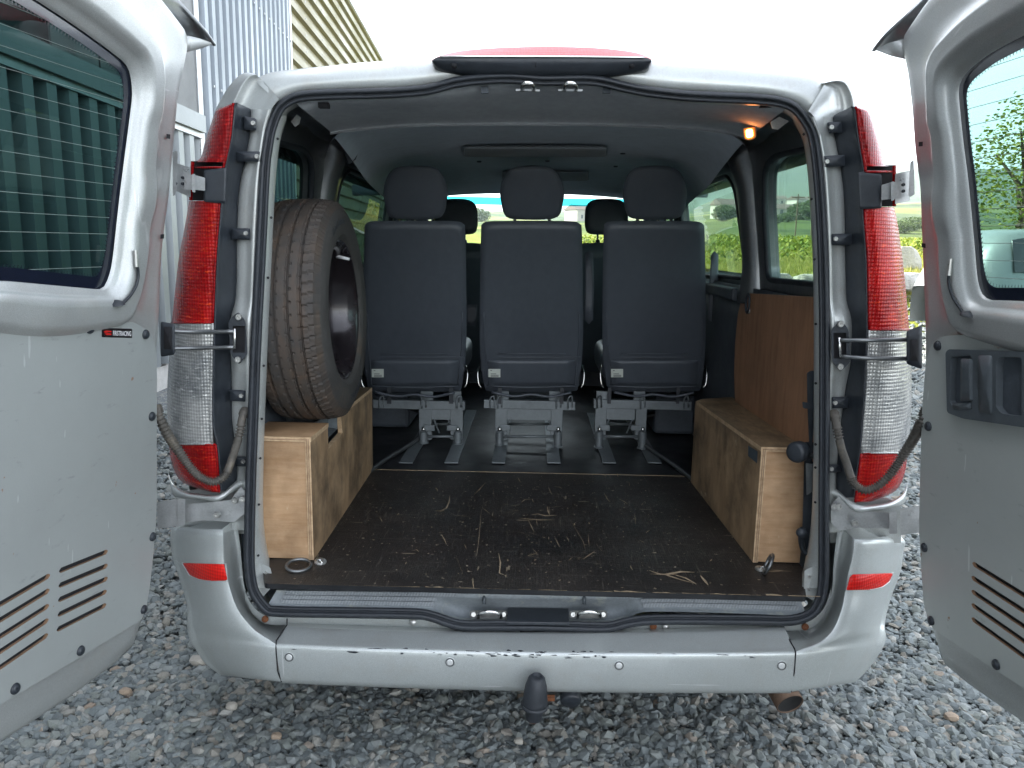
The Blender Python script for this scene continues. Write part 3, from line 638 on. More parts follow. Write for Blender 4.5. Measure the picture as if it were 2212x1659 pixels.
# ---- parked silver car to the right
paint('car_paint', (.27, .30, .29), .4, .35)
def car():
    c = Vector((7.8, 9.2, .17)); ang = radians(4); R = Matrix.Rotation(ang, 3, 'Z')
    o = thing('parked_car', c, 'silver grey people carrier parked on the gravel, seen through the right door window', 'car')
    P = lambda x, y, z: c+R@Vector((x, y, z))
    def section(x):       # lower belt and upper glasshouse outline heights along the length (x: -2.1 rear .. 2.1 front)
        bel = interp([(-2.15, .8), (-2, 1.02), (.9, .98), (1.5, .93), (2.0, .72), (2.15, .55)], x)
        top = interp([(-2.15, .82), (-2.0, 1.3), (-1.7, 1.58), (-.6, 1.66), (.3, 1.60), (.9, 1.28), (1.25, .99), (1.5, .94), (2.0, .73), (2.15, .56)], x)
        return bel, max(top, bel+.002)
    rows = []
    xs = [-2.15, -2.0, -1.7, -1.2, -.6, 0, .3, .6, .9, 1.25, 1.5, 2.0, 2.15]
    for x in xs:
        b_, t = section(x); w = .88*interp([(-2.15, .82), (-1.8, 1), (1.6, 1), (2.15, .78)], x); h = t-b_
        prof = [(w*.96, .28), (w, .5), (w*.99, .75), (w*.95, b_), (w*.86, b_+h*.5), (w*.74, b_+h*.92), (w*.4, t), (0, t+.01)]
        rows.append([P(x, -a, z) for a, z in prof]+[P(x, a, z) for a, z in reversed(prof[:-1])])
    body = loft('body', rows, 'car_paint', o, nu=1, nv=2)
    for s in (-1, 1):
        for (x0, x1) in ((-1.72, -.95), (-.85, .05), (.12, .85)):
            pts = []
            for x in [x0+(x1-x0)*k/5 for k in range(6)]:
                b_, t = section(x); pts.append((x, b_+.05, t-.09))
            V = []
            for x, lo, hi in pts:
                hi = max(hi, lo+.02)
                for z, y in ((lo, .86), (hi, .68)):
                    b_, t = section(x); w = .88*1.025; f = (z-b_)/max(.01, t-b_); yy = w*(.955-.20*f)+.012; V.append(P(x, s*yy, z))
            mk('side_window', V, [(2*i, 2*i+2, 2*i+3, 2*i+1) for i in range(5)], 'dark_pane', o, solid=.01)
        for x in (-1.15, .05): MB().tube([P(x-.11, s*.885, .89), P(x-.05, s*.915, .895), P(x+.05, s*.915, .895), P(x+.11, s*.885, .89)], .016, 8).build('door_handle', 'silver', o)
        for x in (-1.35, 1.33):
            q = P(x, s*.80, .31); ax = R@Vector((0, s, 0)); wh = MB().lathe([(.2, -.08), (.30, -.09), (.315, 0), (.30, .09), (.21, .1)], q, ax, 28).build('tyre', 'rubber', o, smooth=True)
            MB().lathe([(.21, .085), (.19, .06), (.06, .075), (.001, .08)], q, ax, 20).build('wheel_disc', 'hinge_metal', o, smooth=True)
        mk('mirror', [P(.78, s*.9, 1.0), P(.92, s*.9, 1.0), P(.9, s*1.08, 1.0), P(.78, s*1.08, 1.0), P(.78, s*.9, 1.14), P(.9, s*.9, 1.13), P(.88, s*1.06, 1.12), P(.78, s*1.06, 1.13)], [(3, 2, 1, 0), (4, 5, 6, 7), (0, 1, 5, 4), (1, 2, 6, 5), (2, 3, 7, 6), (3, 0, 4, 7)], 'silver', o, bev=.02)
        mk('door_seam', [P(.08, s*.888, .4), P(.086, s*.888, .4), P(.086, s*.85, .98), P(.08, s*.85, .98)], [(0, 1, 2, 3)], 'rubber', o, solid=.004)
    b_, t = section(.9)
    mk('windscreen', [P(.35, -.6, 1.575), P(.35, .6, 1.575), P(1.2, .72, 1.03), P(1.2, -.72, 1.03)], [(0, 1, 2, 3)], 'dark_pane', o, solid=.01)
    for s in (-1, 1): mk('headlight', [P(2.02, s*.42, .68), P(1.86, s*.70, .72), P(1.88, s*.72, .58), P(2.1, s*.45, .56)], [(0, 1, 2, 3)], 'lens_clear', o, solid=.03)
car()
b = MB(); b.box((-2300, -60, -1.2), (2600, 3300, 420))
hz = b.build('haze', 'grass_blade'); tag(hz, 'thin summer haze over the valley', kind='stuff'); hz.data.materials.clear()
_m = bpy.data.materials.new('haze_air'); _m.use_nodes = True; _t = _m.node_tree; _t.nodes.clear(); _v = _t.nodes.new('ShaderNodeVolumePrincipled'); _v.inputs['Color'].default_value = (.82, .92, 1, 1); _v.inputs['Density'].default_value = .00024; _v.inputs['Anisotropy'].default_value = .2
_o = _t.nodes.new('ShaderNodeOutputMaterial'); _t.links.new(_v.outputs[0], _o.inputs['Volume']); hz.data.materials.append(_m); SC.cycles.volume_bounces = 0
# =================================================================== THE VAN
van = thing('van', Vector((0, 1.9, 0)), 'silver van seen from behind with both rear doors open', 'van')
def A(L): return [at(*p) for p in L]
# ---- seal outline (outer edge, inner edge follows 24 px inside)
SEAL = [(1150, 1362), (1060, 1362), (1002, 1362), (968, 1355), (926, 1341), (884, 1336.5), (715, 1334), (640, 1333), (589, 1331), (569, 1324), (549, 1301), (535, 1273), (528.5, 1231), (527.5, 1175), (530, 1060), (535, 920), (541, 760), (548, 620), (554, 505), (561, 366),
        (568, 310), (575, 274), (592, 231.6), (615, 210), (645, 198), (706, 193), (828, 190), (919, 183), (980, 167.6), (1041, 160), (1106, 158), (1176, 163), (1258, 161.5), (1304, 166), (1350, 177), (1396, 186), (1472, 195), (1550, 199.5), (1624, 202.6), (1685, 209), (1724.5, 225.5), (1752, 259), (1767, 292), (1776, 350), (1783, 433), (1789, 553),
        (1792, 700), (1792, 900), (1791, 1050), (1790.5, 1173), (1789, 1266), (1776, 1313), (1752, 1339), (1709, 1351), (1640, 1350), (1560, 1349.5), (1418, 1349), (1361, 1355), (1333, 1362), (1305, 1366), (1230, 1364)]
def yr(v): return -.012+.075*(1340-v)/1140.
SC2 = Vector((1160, 760))
def seal_off(d):
    out = []; m = len(SEAL)
    for i, (u, v) in enumerate(SEAL):
        a = Vector(SEAL[i-1]); b = Vector(SEAL[(i+1) % m]); e = (b-a); n = Vector((e.y, -e.x)).normalized()
        if n.dot(Vector((u, v))-SC2) > 0: n = -n
        out.append((u+n.x*d, v+n.y*d))
    return out
def ringloft(name, offs, mat, par, nu=3, **kw):
    rows = []
    for d, dy in offs: rows.append([at(u, v, yr(v)+dy) for u, v in seal_off(d)])
    return loft(name, rows, mat, par, nu=nu, nv=1, close=True, **kw)
ringloft('door_seal', [(-1, .014), (-1.2, .002), (1, -.006), (4.5, -.010), (9, -.008), (11.5, .002), (13, .004), (15, -.001), (18, -.003), (21.5, .002), (23, .012), (23, .03)], 'rubber', van)
ringloft('opening_flange', [(21.5, .022), (26, .05), (32, .12)], 'silver_jamb', van)
# ---- roof header and roof
top = [(548, 172), (584, 157), (645, 149), (706, 142.6), (767, 136.5), (859, 129.5), (932, 126), (1040, 124), (1170, 122.5), (1300, 125), (1411, 131), (1563, 142), (1660, 152.5), (1754, 163.5), (1784, 183)]
bot = [(602, 222), (620, 212), (648, 201), (706, 197), (767, 194), (859, 192), (932, 184), (1040, 164), (1170, 162), (1300, 169), (1411, 192), (1563, 203), (1660, 209), (1724, 229), (1754, 258)]
def lerp2(a, b, f): return (a[0]+(b[0]-a[0])*f, a[1]+(b[1]-a[1])*f)
rows = []
for f, dy in ((1, .035), (.97, .028), (.7, .018), (.4, .022), (.15, .035), (.03, .055), (0, .075)):
    rows.append([at(*lerp2(t, b, f), .055+dy) for t, b in zip(top, bot)])
loft('roof_header', rows, 'silver_jamb', van, nu=3, nv=2)
rows = [[at(u, v, .13) for u, v in top]]
for y, dz in ((.2, .006), (.6, .02), (1.8, .02), (2.6, -.03), (2.95, -.08)):
    rows.append([Vector((p.x*1.02, y, p.z+dz+(-.02 if i in (0, 14) else 0))) for i, p in enumerate([at(u, v, .13) for u, v in top])])
loft('roof', rows, 'silver', van, nu=2, nv=2)
# ---- high brake light
bl = bpy.data.objects.new('brake_light', None); COL.objects.link(bl); bl.parent = van; bl.location = Vector((0, -1.8, 1.93))
bu = [(933, 128), (960, 117), (1010, 108), (1080, 103), (1170, 100.5), (1260, 102), (1330, 107), (1380, 115), (1408, 127)]
bm_ = [(933, 131), (950, 122.5), (1010, 121.5), (1080, 121.5), (1170, 121.5), (1260, 122), (1330, 123), (1392, 124), (1408, 130)]
bb = [(935, 138), (945, 153), (985, 163), (1060, 168), (1170, 169), (1280, 169), (1350, 165), (1396, 156), (1403, 142)]
loft('red_lens', [[at(u, v, .18) for u, v in bu], [at(*lerp2(a, b, .5), .10) for a, b in zip(bu, bm_)], [at(u, v+.5, .035) for u, v in bm_]], 'brake_red', bl, nu=4, nv=3)
loft('housing', [[at(u, v, .035) for u, v in bm_], [at(*lerp2(a, b, .35), .036) for a, b in zip(bm_, bb)], [at(*lerp2(a, b, .8), .055) for a, b in zip(bm_, bb)], [at(u, v, .08) for u, v in bb]], 'black_plastic', bl, nu=4, nv=3)
MB().tube([at(u, v+.6, .032) for u, v in bm_[1:-1]], .0022, 6).build('trim_line', 'chrome', bl, smooth=True)
for u, v in ((981, 141), (1157, 138), (1364, 141)):
    MB().tube([at(u, v-5, .040), at(u, v+5, .046)], .007, 10).build('screw_recess', 'cavity', bl, smooth=True)
# ---- pillars either side of the opening
def sealx(v, side):
    n = len(SEAL); best = None
    for i in range(n):
        (a, b), (c, d) = SEAL[i], SEAL[(i+1) % n]
        if min(b, d) <= v <= max(b, d) and b != d:
            u = a+(c-a)*(v-b)/(d-b)
            if (side < 0 and u < 1160 and (best is None or u < best)) or (side > 0 and u > 1160 and (best is None or u > best)): best = u
    return best
PL = {-1: [(236, 542), (270, 541), (300, 538), (350, 530), (400, 519), (470, 513), (540, 511), (600, 511), (650, 508), (690, 498), (740, 497), (790, 500), (840, 500), (900, 500), (960, 508), (1010, 512), (1060, 508), (1100, 500), (1145, 492)],
      1: [(252, 1799), (285, 1801), (310, 1806), (350, 1814), (400, 1821), (470, 1825), (540, 1826), (600, 1827), (650, 1829), (690, 1839), (740, 1839), (790, 1836), (830, 1828), (890, 1819), (960, 1813), (1010, 1808), (1060, 1806), (1100, 1815), (1150, 1822)]}
for sd_ in (-1, 1):
    rows = []
    for v, u in PL[sd_]:
        ui = sealx(v, sd_) or (595 if sd_ < 0 else 1745); ui -= sd_*4; pad = -.020 if 665 < v < 800 else 0
        rows.append([at(u+sd_*6, v, .115), at(u, v, .080+pad*.3), at(u+(ui-u)*.2, v, .066+pad), at(u+(ui-u)*.55, v, .062+pad), at(u+(ui-u)*.8, v, .045+pad*.5), at(ui, v, yr(v)+.022)])
    loft('rear_pillar', rows, 'silver_jamb', van, nu=2, nv=3)
    # shoulder cap above the lamp
    if sd_ < 0:
        o_ = [(546, 157.5), (526, 158), (508, 171), (490, 193), (475, 218), (464, 240)]; s_ = [(553, 161), (538, 164), (524, 180), (515, 196), (508, 212), (503, 223)]; i_ = [(572, 178), (570, 185), (566, 198), (560, 214), (551, 228), (542, 239)]
        j_ = [(603, 214), (600, 217), (596, 222), (590, 230), (583, 243), (577, 262)]
    else:
        o_ = [(1770, 176), (1812, 166), (1830, 168), (1852, 186), (1868, 215), (1879, 243)]; s_ = [(1776, 180), (1806, 174), (1825, 178), (1837, 196), (1843, 215), (1846, 231)]; i_ = [(1780, 184), (1790, 190), (1798, 200), (1799, 215), (1799, 235), (1799, 255)]
        j_ = [(1746, 240), (1750, 243), (1755, 248), (1760, 255), (1765, 270), (1771, 292)]
    loft('shoulder_cap', [[at(u, v, .20) for u, v in o_], [at(*lerp2(a, b, .5), .14) for a, b in zip(o_, s_)], [at(u, v, .085) for u, v in s_], [at(*lerp2(a, b, .12), .09) for a, b in zip(s_, i_)], [at(*lerp2(a, b, .5), .10) for a, b in zip(s_, i_)], [at(u, v, .082) for u, v in i_], [at(*lerp2(a, b, .5), .07) for a, b in zip(i_, j_)], [at(u, v, .045) for u, v in j_]], 'silver_jamb', van, nu=3, nv=2)
    # outer body side
    rows = []
    for z, xx in ((.32, .93), (.45, .965), (.8, .985), (1.1, .98), (1.30, .955), (1.36, .945)):
        rows.append([Vector((sd_*xx*f, y, z)) for y, f in ((.17, 1.0), (.5, 1.0), (1.5, 1.), (2.6, 1.), (3.6, .98), (4.4, .86))])
    loft('side_panel', rows, 'silver', van, nu=2, nv=2)
    rows = [[Vector((sd_*xx*f, y, z)) for y, f in ((.19, 1.0), (1., 1.), (2., 1.), (3.0, .98))] for z, xx in ((1.73, .83), (1.8, .80), (1.87, .73), (1.90, .66))]
    loft('roof_rail', rows, 'silver', van, nu=2, nv=2)
# ---- tail lamps
LP = {-1: dict(up=[(223, 502, 505), (230, 486, 503), (240, 466, 502.5), (270, 455, 500), (305, 443, 496), (340, 434, 489), (350, 416, 486), (362, 415, 483)],
               lo=[(434, 408, 475), (480, 401, 472), (553, 387, 466), (620, 379, 463), (697, 371, 460)], cl=[(698, 371, 460), (760, 366, 458), (820, 362, 457), (880, 361, 456), (920, 362, 457), (959, 365, 459)],
               bo=[(960, 365, 466), (993, 369, 470), (1030, 383, 472), (1050, 410, 473), (1063, 455, 474)], pil=[(222, 509), (230, 527), (238, 541), (262, 541), (300, 538), (350, 528), (372, 522), (400, 517), (434, 513), (470, 513), (540, 511), (600, 511), (650, 508), (690, 499), (740, 498), (790, 501), (850, 501), (920, 503), (960, 509), (1010, 513), (1060, 508)]),
      1: dict(up=[(231, 1846, 1849), (236, 1850, 1870), (246, 1852, 1881), (277, 1855, 1892), (315, 1860, 1903), (353, 1867, 1912), (359, 1868, 1931), (371, 1869, 1932)],
              lo=[(447, 1867, 1932), (490, 1869, 1940), (553, 1874, 1949), (640, 1876, 1958), (712, 1877, 1964)], cl=[(713, 1877, 1964), (770, 1875, 1968), (820, 1873, 1969), (880, 1869, 1969), (930, 1865, 1966), (978, 1861, 1960)],
              bo=[(979, 1860, 1959), (1010, 1856, 1957), (1045, 1852, 1946), (1066, 1849, 1926), (1084, 1847, 1880)], pil=[(230, 1841), (238, 1826), (246, 1809), (254, 1800), (275, 1801), (310, 1806), (350, 1814), (372, 1817), (410, 1822), (445, 1824), (480, 1825), (553, 1826), (600, 1827), (650, 1829), (690, 1838), (740, 1838), (790, 1835), (850, 1826), (920, 1816), (975, 1811), (1010, 1808), (1075, 1806)])}
for s in (-1, 1):
    L = LP[s]; lamp = bpy.data.objects.new('tail_lamp', None); COL.objects.link(lamp); lamp.parent = van; lamp.location = Vector((s*.93, -1.8, 1.2))
    def lens_rows(rows, y0=0):
        R = []
        for v, a, b in rows:
            o_, i_ = (a, b) if s < 0 else (b, a); w_ = abs(o_-i_); k = min(1, w_/60)
            R.append([at(o_, v, .045+.10*k), at(o_+(i_-o_)*.12, v, .030+.045*k), at(o_+(i_-o_)*.35, v, .025+.012*k), at(o_+(i_-o_)*.7, v, .018), at(i_, v, .020)])
        return R
    loft('upper_lens', lens_rows(L['up'][:-1]), 'lens_red_deep', lamp, nu=4, nv=4, label='plain dark red upper lens')
    loft('brake_lens', lens_rows(L['lo']), 'lens_red', lamp, nu=4, nv=4, label='red ribbed main lens')
    loft('clear_lens', lens_rows(L['cl']), 'lens_clear', lamp, nu=4, nv=4, label='clear ribbed lens')
    loft('fog_lens', lens_rows(L['bo']), 'lens_red', lamp, nu=4, nv=4, label='red lowest lens')
    # lips between the lenses
    for rows, nm in ((L['up'], 0), (L['lo'], 1), (L['cl'], 2), (L['bo'], 3)):
        r = lens_rows(rows); inner = [p[-1] for p in r]; MB().tube([p+Vector((0, -.002, 0)) for p in cr(inner, 3)], .0035, 6).build('lens_rim', ['lens_red_deep', 'lens_red_deep', 'lens_clear', 'lens_red_deep'][nm], lamp, smooth=True)
        MB().tube([p+Vector((0, -.001, 0)) for p in cr(r[-1 if nm != 3 else 0], 3)], .003, 6).build('lens_rim', ['lens_red_deep', 'lens_red_deep', 'lens_clear', 'lens_red_deep'][nm], lamp, smooth=True)
    MB().tube([at(u, v, .05) for u, v in ([(416, 349), (413, 390), (412, 432)] if s < 0 else [(1932, 358), (1932, 400), (1932, 445)])], .0045, 6).build('lens_rim', 'lens_red_deep', lamp)
    # black inner flank of the housing, upper then lower
    lenin = L['up'][:]+[(433 if s < 0 else 446, 0, 0)]+L['lo'][:-1]+L['cl'][:-1]+L['bo']
    def inner_at(v):
        T = [(r[0], r[2] if s < 0 else r[1]) for r in (L['up']+L['lo']+L['cl']+L['bo'])]; return interp(T, v)
    rows = []
    for v, u in L['pil']:
        i_ = inner_at(v)
        rows.append([at(i_+s*3, v, .045), at(i_, v, .022), at(i_-s*5, v, .016), at(i_-s*9, v, .026), at(i_+(u-i_)*.6, v, .055), at(u, v, .078), at(u-s*3, v, .10)])
    loft('housing', rows, 'black_plastic', lamp, nu=2, nv=3)
    # silver foot under the lamp and the body behind the lower hinge
    if s < 0: ta = [(362, 1015), (372, 1042), (395, 1060), (430, 1067), (474, 1066), (508, 1040), (524, 1028)]; ba = [(370, 1062), (377, 1070), (400, 1075), (435, 1078), (472, 1081), (506, 1060), (524, 1052)]; bq = [(385, 1062), (532, 1040), (532, 1150), (385, 1150)]
    else: ta = [(1963, 1025), (1955, 1058), (1930, 1080), (1895, 1089), (1848, 1088), (1814, 1060), (1797, 1048)]; ba = [(1957, 1078), (1950, 1088), (1925, 1096), (1885, 1102), (1849, 1105), (1816, 1080), (1797, 1072)]; bq = [(1793, 1050), (1945, 1082), (1945, 1170), (1793, 1170)]
    ys = [.14, .10, .06, .035, .015, .05, .07]
    loft('lamp_foot', [[at(u, v, y+.03) for (u, v), y in zip(ta, ys)], [at(*lerp2(a, b_, .3), y) for a, b_, y in zip(ta, ba, ys)], [at(u, v, y-.004) for (u, v), y in zip(ba, ys)], [at(u, v+2, y+.05) for (u, v), y in zip(ba, ys)]], 'silver_jamb', van, nu=3, nv=2)
    mk('rear_corner_panel', [at(*bq[0], .15), at(*bq[1], .10), at(*bq[2], .10), at(*bq[3], .15)], [(0, 1, 2, 3)], 'silver_jamb', van, solid=.01)
    # hinge pocket between the lenses
    q = [(416, 349), (487, 349), (480, 434), (412, 433)] if s < 0 else [(1866, 358), (1932, 357), (1932, 446), (1866, 447)]
    a = [at(u, v, .085) for u, v in q]; mk('hinge_pocket', a, [(0, 1, 2, 3)], 'cavity', lamp, solid=.01)
    q = [(440, 368), (489, 362), (487, 440), (440, 436)] if s < 0 else [(1853, 371), (1905, 377), (1905, 450), (1856, 452)]
    puff('pocket_cover', round_poly([(u, v) for u, v in q], 5), .05, .005, lambda a, b, n: at(a, b, .012-n), 'black_plastic', lamp)
    # fixing tabs with screws
    TB = [((527, 251), (553, 256), (554, 281), (527, 280), (547, 266)), ((510, 327), (575, 326), (577, 350), (512, 349), (555, 338)), ((500, 493), (540, 493), (540, 518), (500, 517), (531, 504)), ((495, 842), (530, 843), (530, 868), (497, 866), (521, 855)), ((508, 986), (532, 986), (532, 1008), (510, 1007), (525, 997))] if s < 0 else \
         [((1787, 264), (1818, 263), (1820, 287), (1790, 288), (1796, 275)), ((1778, 337), (1826, 334), (1826, 359), (1780, 361), (1786, 349)), ((1796, 505), (1840, 504), (1840, 529), (1797, 530), (1805, 516)), ((1796, 858), (1832, 857), (1832, 882), (1797, 882), (1804, 870)), ((1789, 1003), (1814, 1003), (1818, 1020), (1790, 1021), (1796, 1013))]
    for t in TB:
        pts = list(t[:4]); 
        if t[0][0] == 510: pts = [(510, 327), (562, 327), (562, 349), (512, 349)]
        puff('fixing_tab', round_poly(pts, 3), .02, .003, lambda a, b, n: at(a, b, .046-n), 'black_plastic', lamp, rings=1)
        scr('screw', at(t[4][0], t[4][1], .043), (0, -1, 0), .0058, 'zinc', lamp)
# ---- bumper
CU = [(620, 597, 599, 604, 608), None]
def bump_row(vL, vC, vR, uL, uR, yE, yC):
    R = []
    for k in range(9):
        f = k/8; u = uL+(uR-uL)*f; v = (vL*(1-f)*(1-2*f)+4*vC*f*(1-f)+vR*f*(2*f-1)); y = yC+(yE-yC)*abs(2*f-1)**2.5; R.append(at(u, v, y))
    return R
bumper = bpy.data.objects.new('rear_bumper', None); COL.objects.link(bumper); bumper.parent = van; bumper.location = Vector((0, -1.95, .35))
rows = [bump_row(1344, 1358, 1347, 620, 1692, .03, .03), bump_row(1350, 1366, 1353, 620, 1694, .0, -.012), bump_row(1356, 1374, 1363, 617, 1698, -.02, -.035), bump_row(1384, 1399, 1399, 598, 1713, -.078, -.092), bump_row(1391, 1407, 1407, 596, 1717, -.092, -.108),
        bump_row(1400, 1416, 1416, 597, 1719, -.098, -.116), bump_row(1430, 1448, 1450, 600, 1717, -.098, -.118), bump_row(1458, 1476, 1480, 605, 1713, -.092, -.113), bump_row(1473, 1491, 1495, 608, 1709, -.082, -.103), bump_row(1475, 1492.5, 1496, 609, 1708, -.05, -.07), bump_row(1464, 1478, 1482, 609, 1708, .05, .05)]
loft('bumper_centre', rows, 'silver_bumper', bumper, nu=3, nv=3)
# chips in the paint along the upper edge
V = []; F = []
rnd = random.Random(4)
for k in range(70):
    f = rnd.choice([rnd.uniform(.03, .97), rnd.uniform(.22, .62), rnd.uniform(.4, .66)]); i0 = f*8; i = min(7, int(i0)); q = i0-i; a = rows[4][i].lerp(rows[4][i+1], q); b = rows[5][i].lerp(rows[5][i+1], q); g = rnd.uniform(-.25, .8) if rnd.random() < .7 else rnd.uniform(.8, 1.5)
    c = a.lerp(b, g); w_ = rnd.uniform(.002, .012)*(1 if rnd.random() < .8 else 2.0); h_ = rnd.uniform(.0012, .0034); n = len(V); m = rnd.randint(5, 8)
    for j in range(m):
        an = 2*pi*j/m; V.append(c+Vector((cos(an)*w_*rnd.uniform(.5, 1.1), -.0026-.0012*sin(an), sin(an)*h_*rnd.uniform(.5, 1.3))))
    F.append(tuple(range(n, n+m)))
tag(mk('paint_chip', V, F, 'black_plastic', bumper), kind='stuff')
CORN = {-1: dict(face=[((383, 1136), (480, 1143), .17, .03), ((369, 1148), (481, 1147), .17, .0), ((370, 1189), (482, 1190), .17, -.005), ((376, 1216), (484, 1218), .165, -.012), ((388, 1252), (492, 1256), .155, -.02), ((400, 1290), (505, 1298), .145, -.038), ((405, 1319), (520, 1327), .135, -.055), ((404, 1348), (552, 1363), .125, -.075), ((406, 1366), (596, 1391), .12, -.092), ((412, 1388), (597, 1400), .115, -.098), ((424, 1405), (599, 1430), .115, -.098), ((443, 1433), (604, 1458), .12, -.092), ((475, 1457), (607, 1473), .12, -.082), ((480, 1455), (608, 1470), .16, -.04)],
                L1=[(480, 1143), (482, 1190), (484, 1218), (492, 1256), (505, 1298), (520, 1327), (552, 1363), (575, 1379), (597, 1391)], L2=[(510, 1118), (519, 1180), (522, 1215), (526, 1255), (533, 1290), (543, 1318), (566, 1340), (592, 1347), (620, 1347)], ly=[.03, -.004, -.012, -.02, -.038, -.055, -.075, -.085, -.093],
                top=[(383, 1136), (480, 1143), (508, 1118), (470, 1100), (400, 1118)], ref=[(394, 1216), (488, 1219), (491, 1254), (455, 1255), (428, 1251), (410, 1243)], seam=[(620, 1336), (620, 1350), (597, 1384), (596, 1400), (600, 1450), (608, 1473)]),
        1: dict(face=[((1944, 1157), (1844, 1163), .17, .03), ((1956, 1171), (1845, 1167), .17, 0), ((1952, 1189), (1842, 1203), .17, -.005), ((1946, 1233), (1833, 1238), .165, -.012), ((1929, 1279), (1826, 1279), .155, -.02), ((1918, 1315), (1818, 1318), .145, -.038), ((1912, 1345), (1800, 1360), .135, -.055), ((1912, 1359), (1772, 1387), .125, -.075), ((1914, 1377), (1719, 1407), .12, -.092), ((1909, 1396), (1719, 1416), .115, -.098), ((1897, 1416), (1718, 1446), .115, -.098), ((1886, 1433), (1714, 1474), .12, -.092), ((1850, 1472), (1709, 1494), .12, -.082), ((1845, 1470), (1708, 1491), .16, -.04)],
                L1=[(1844, 1163), (1842, 1203), (1833, 1238), (1826, 1279), (1818, 1318), (1800, 1360), (1772, 1387), (1745, 1400), (1719, 1407)], L2=[(1810, 1135), (1803, 1195), (1800, 1230), (1798, 1270), (1790, 1305), (1776, 1335), (1752, 1352), (1722, 1355), (1695, 1352)], ly=[.03, -.004, -.012, -.02, -.038, -.055, -.075, -.085, -.093],
                top=[(1944, 1157), (1844, 1163), (1812, 1135), (1850, 1115), (1925, 1135)], ref=[(1837, 1241), (1929, 1238), (1922, 1256), (1906, 1268), (1880, 1274), (1828, 1275)], seam=[(1692, 1350), (1692, 1362), (1716, 1400), (1719, 1410), (1716, 1450), (1709, 1494)])}
for s in (-1, 1):
    C = CORN[s]; rows = []
    for (o_, i_, yo, yi) in C['face']:
        back = (o_[0]+(-s)*0, o_[1]); R = [at(o_[0]-s*8, o_[1], .36)]
        for f in (0, .06, .16, .35, .6, .82, .95, 1): R.append(at(*lerp2(o_, i_, f), yi+(yo-yi)*(1-f)**2.3))
        rows.append(R)
    loft('bumper_corner', rows, 'silver_bumper', bumper, nu=2, nv=3)
    rows = [[at(u, v, y) for (u, v), y in zip(C['L1'], C['ly'])]]
    for f, g in ((.08, .006), (.4, .05), (.75, .075), (1, .07)):
        rows.append([at(*lerp2(a, b, f), y*(1-f)+g*f+.02*sin(pi*f)) for a, b, y in zip(C['L1'], C['L2'], C['ly'])])
    loft('bumper_recess', rows, 'silver_bumper', bumper, nu=3, nv=2)
    T = C['top']; mk('bumper_top', [at(*T[0], .17), at(*T[1], .03), at(*T[2], .09), at(*T[3], .2), at(*T[4], .22)], [(0, 1, 2, 3, 4)], 'silver_bumper', bumper)
    def ycorn(u, v, C=C):
        R_ = C['face']
        for q0, q1 in zip(R_, R_[1:]):
            if q0[0][1] <= v <= q1[0][1]+.01:
                g = (v-q0[0][1])/max(.01, q1[0][1]-q0[0][1]); o_ = lerp2(q0[0], q1[0], g); i_ = lerp2(q0[1], q1[1], g); yo = q0[2]+(q1[2]-q0[2])*g; yi = q0[3]+(q1[3]-q0[3])*g
                f = max(0, min(1, (u-o_[0])/(i_[0]-o_[0]))); return yi+(yo-yi)*(1-f)**2.3
        return 0
    rr_ = round_poly(C['ref'], 3); T_ = [lerp2((min(p[0] for p in rr_), 0), (max(p[0] for p in rr_), 0), k/14)[0] for k in range(15)]
    def span(u):
        vs = []
        for a_, b_ in zip(rr_, rr_[1:]+rr_[:1]):
            if (a_[0]-u)*(b_[0]-u) <= 0 and a_[0] != b_[0]: vs.append(a_[1]+(b_[1]-a_[1])*(u-a_[0])/(b_[0]-a_[0]))
        return (min(vs), max(vs)) if vs else (rr_[0][1], rr_[0][1])
    T_ = [min(max(u, min(p[0] for p in rr_)+.3), max(p[0] for p in rr_)-.3) for u in T_]; SP = [span(u) for u in T_]
    loft('reflector', [[at(u, a_+(b_-a_)*f, ycorn(u, a_+(b_-a_)*f)-(.006 if 0 < f < 1 else .002)) for u, (a_, b_) in zip(T_, SP)] for f in (0, .06, .5, .94, 1)], 'reflector_red', bumper, nu=1, nv=1)
    r = C['ref']; MB().tube([at(u, v, ycorn(u, v)-.001) for u, v in (r+[r[0]])], .0024, 6).build('reflector_rim', 'silver_bumper', bumper)
    MB().tube([at(*p, y) for p, y in zip(C['seam'], (.0, -.006, -.088, -.099, -.099, -.083))], .0018, 5).build('seam_gap', 'cavity', bumper)
for u, v in ((625, 1419), (972, 1430), (1337, 1437), (1688, 1437.5)):
    p = at(u, v, -.106+(.012 if u in (972, 1337) else .0)*-1)
    p = at(u, v, {625: -.099, 972: -.115, 1337: -.115, 1688: -.0995}[u])
    o = MB().lathe([(.0138, .000), (.0135, .0030), (.0118, .0028), (.0100, -.001), (.0088, -.001)], p, (0, -1, .05), 24).build('parking_sensor', 'silver_bumper', bumper, smooth=True)
    MB().lathe([(.0120, .0030), (.0088, .0031)], p, (0, -1, .05), 24).build('sensor_gap', 'dark_metal', o)
    MB().lathe([(.0088, -.001), (.0085, .0030), (.006, .0032), (.0005, .0034)], p, (0, -1, .05), 24).build('sensor_face', 'sensor_white', o, smooth=True)
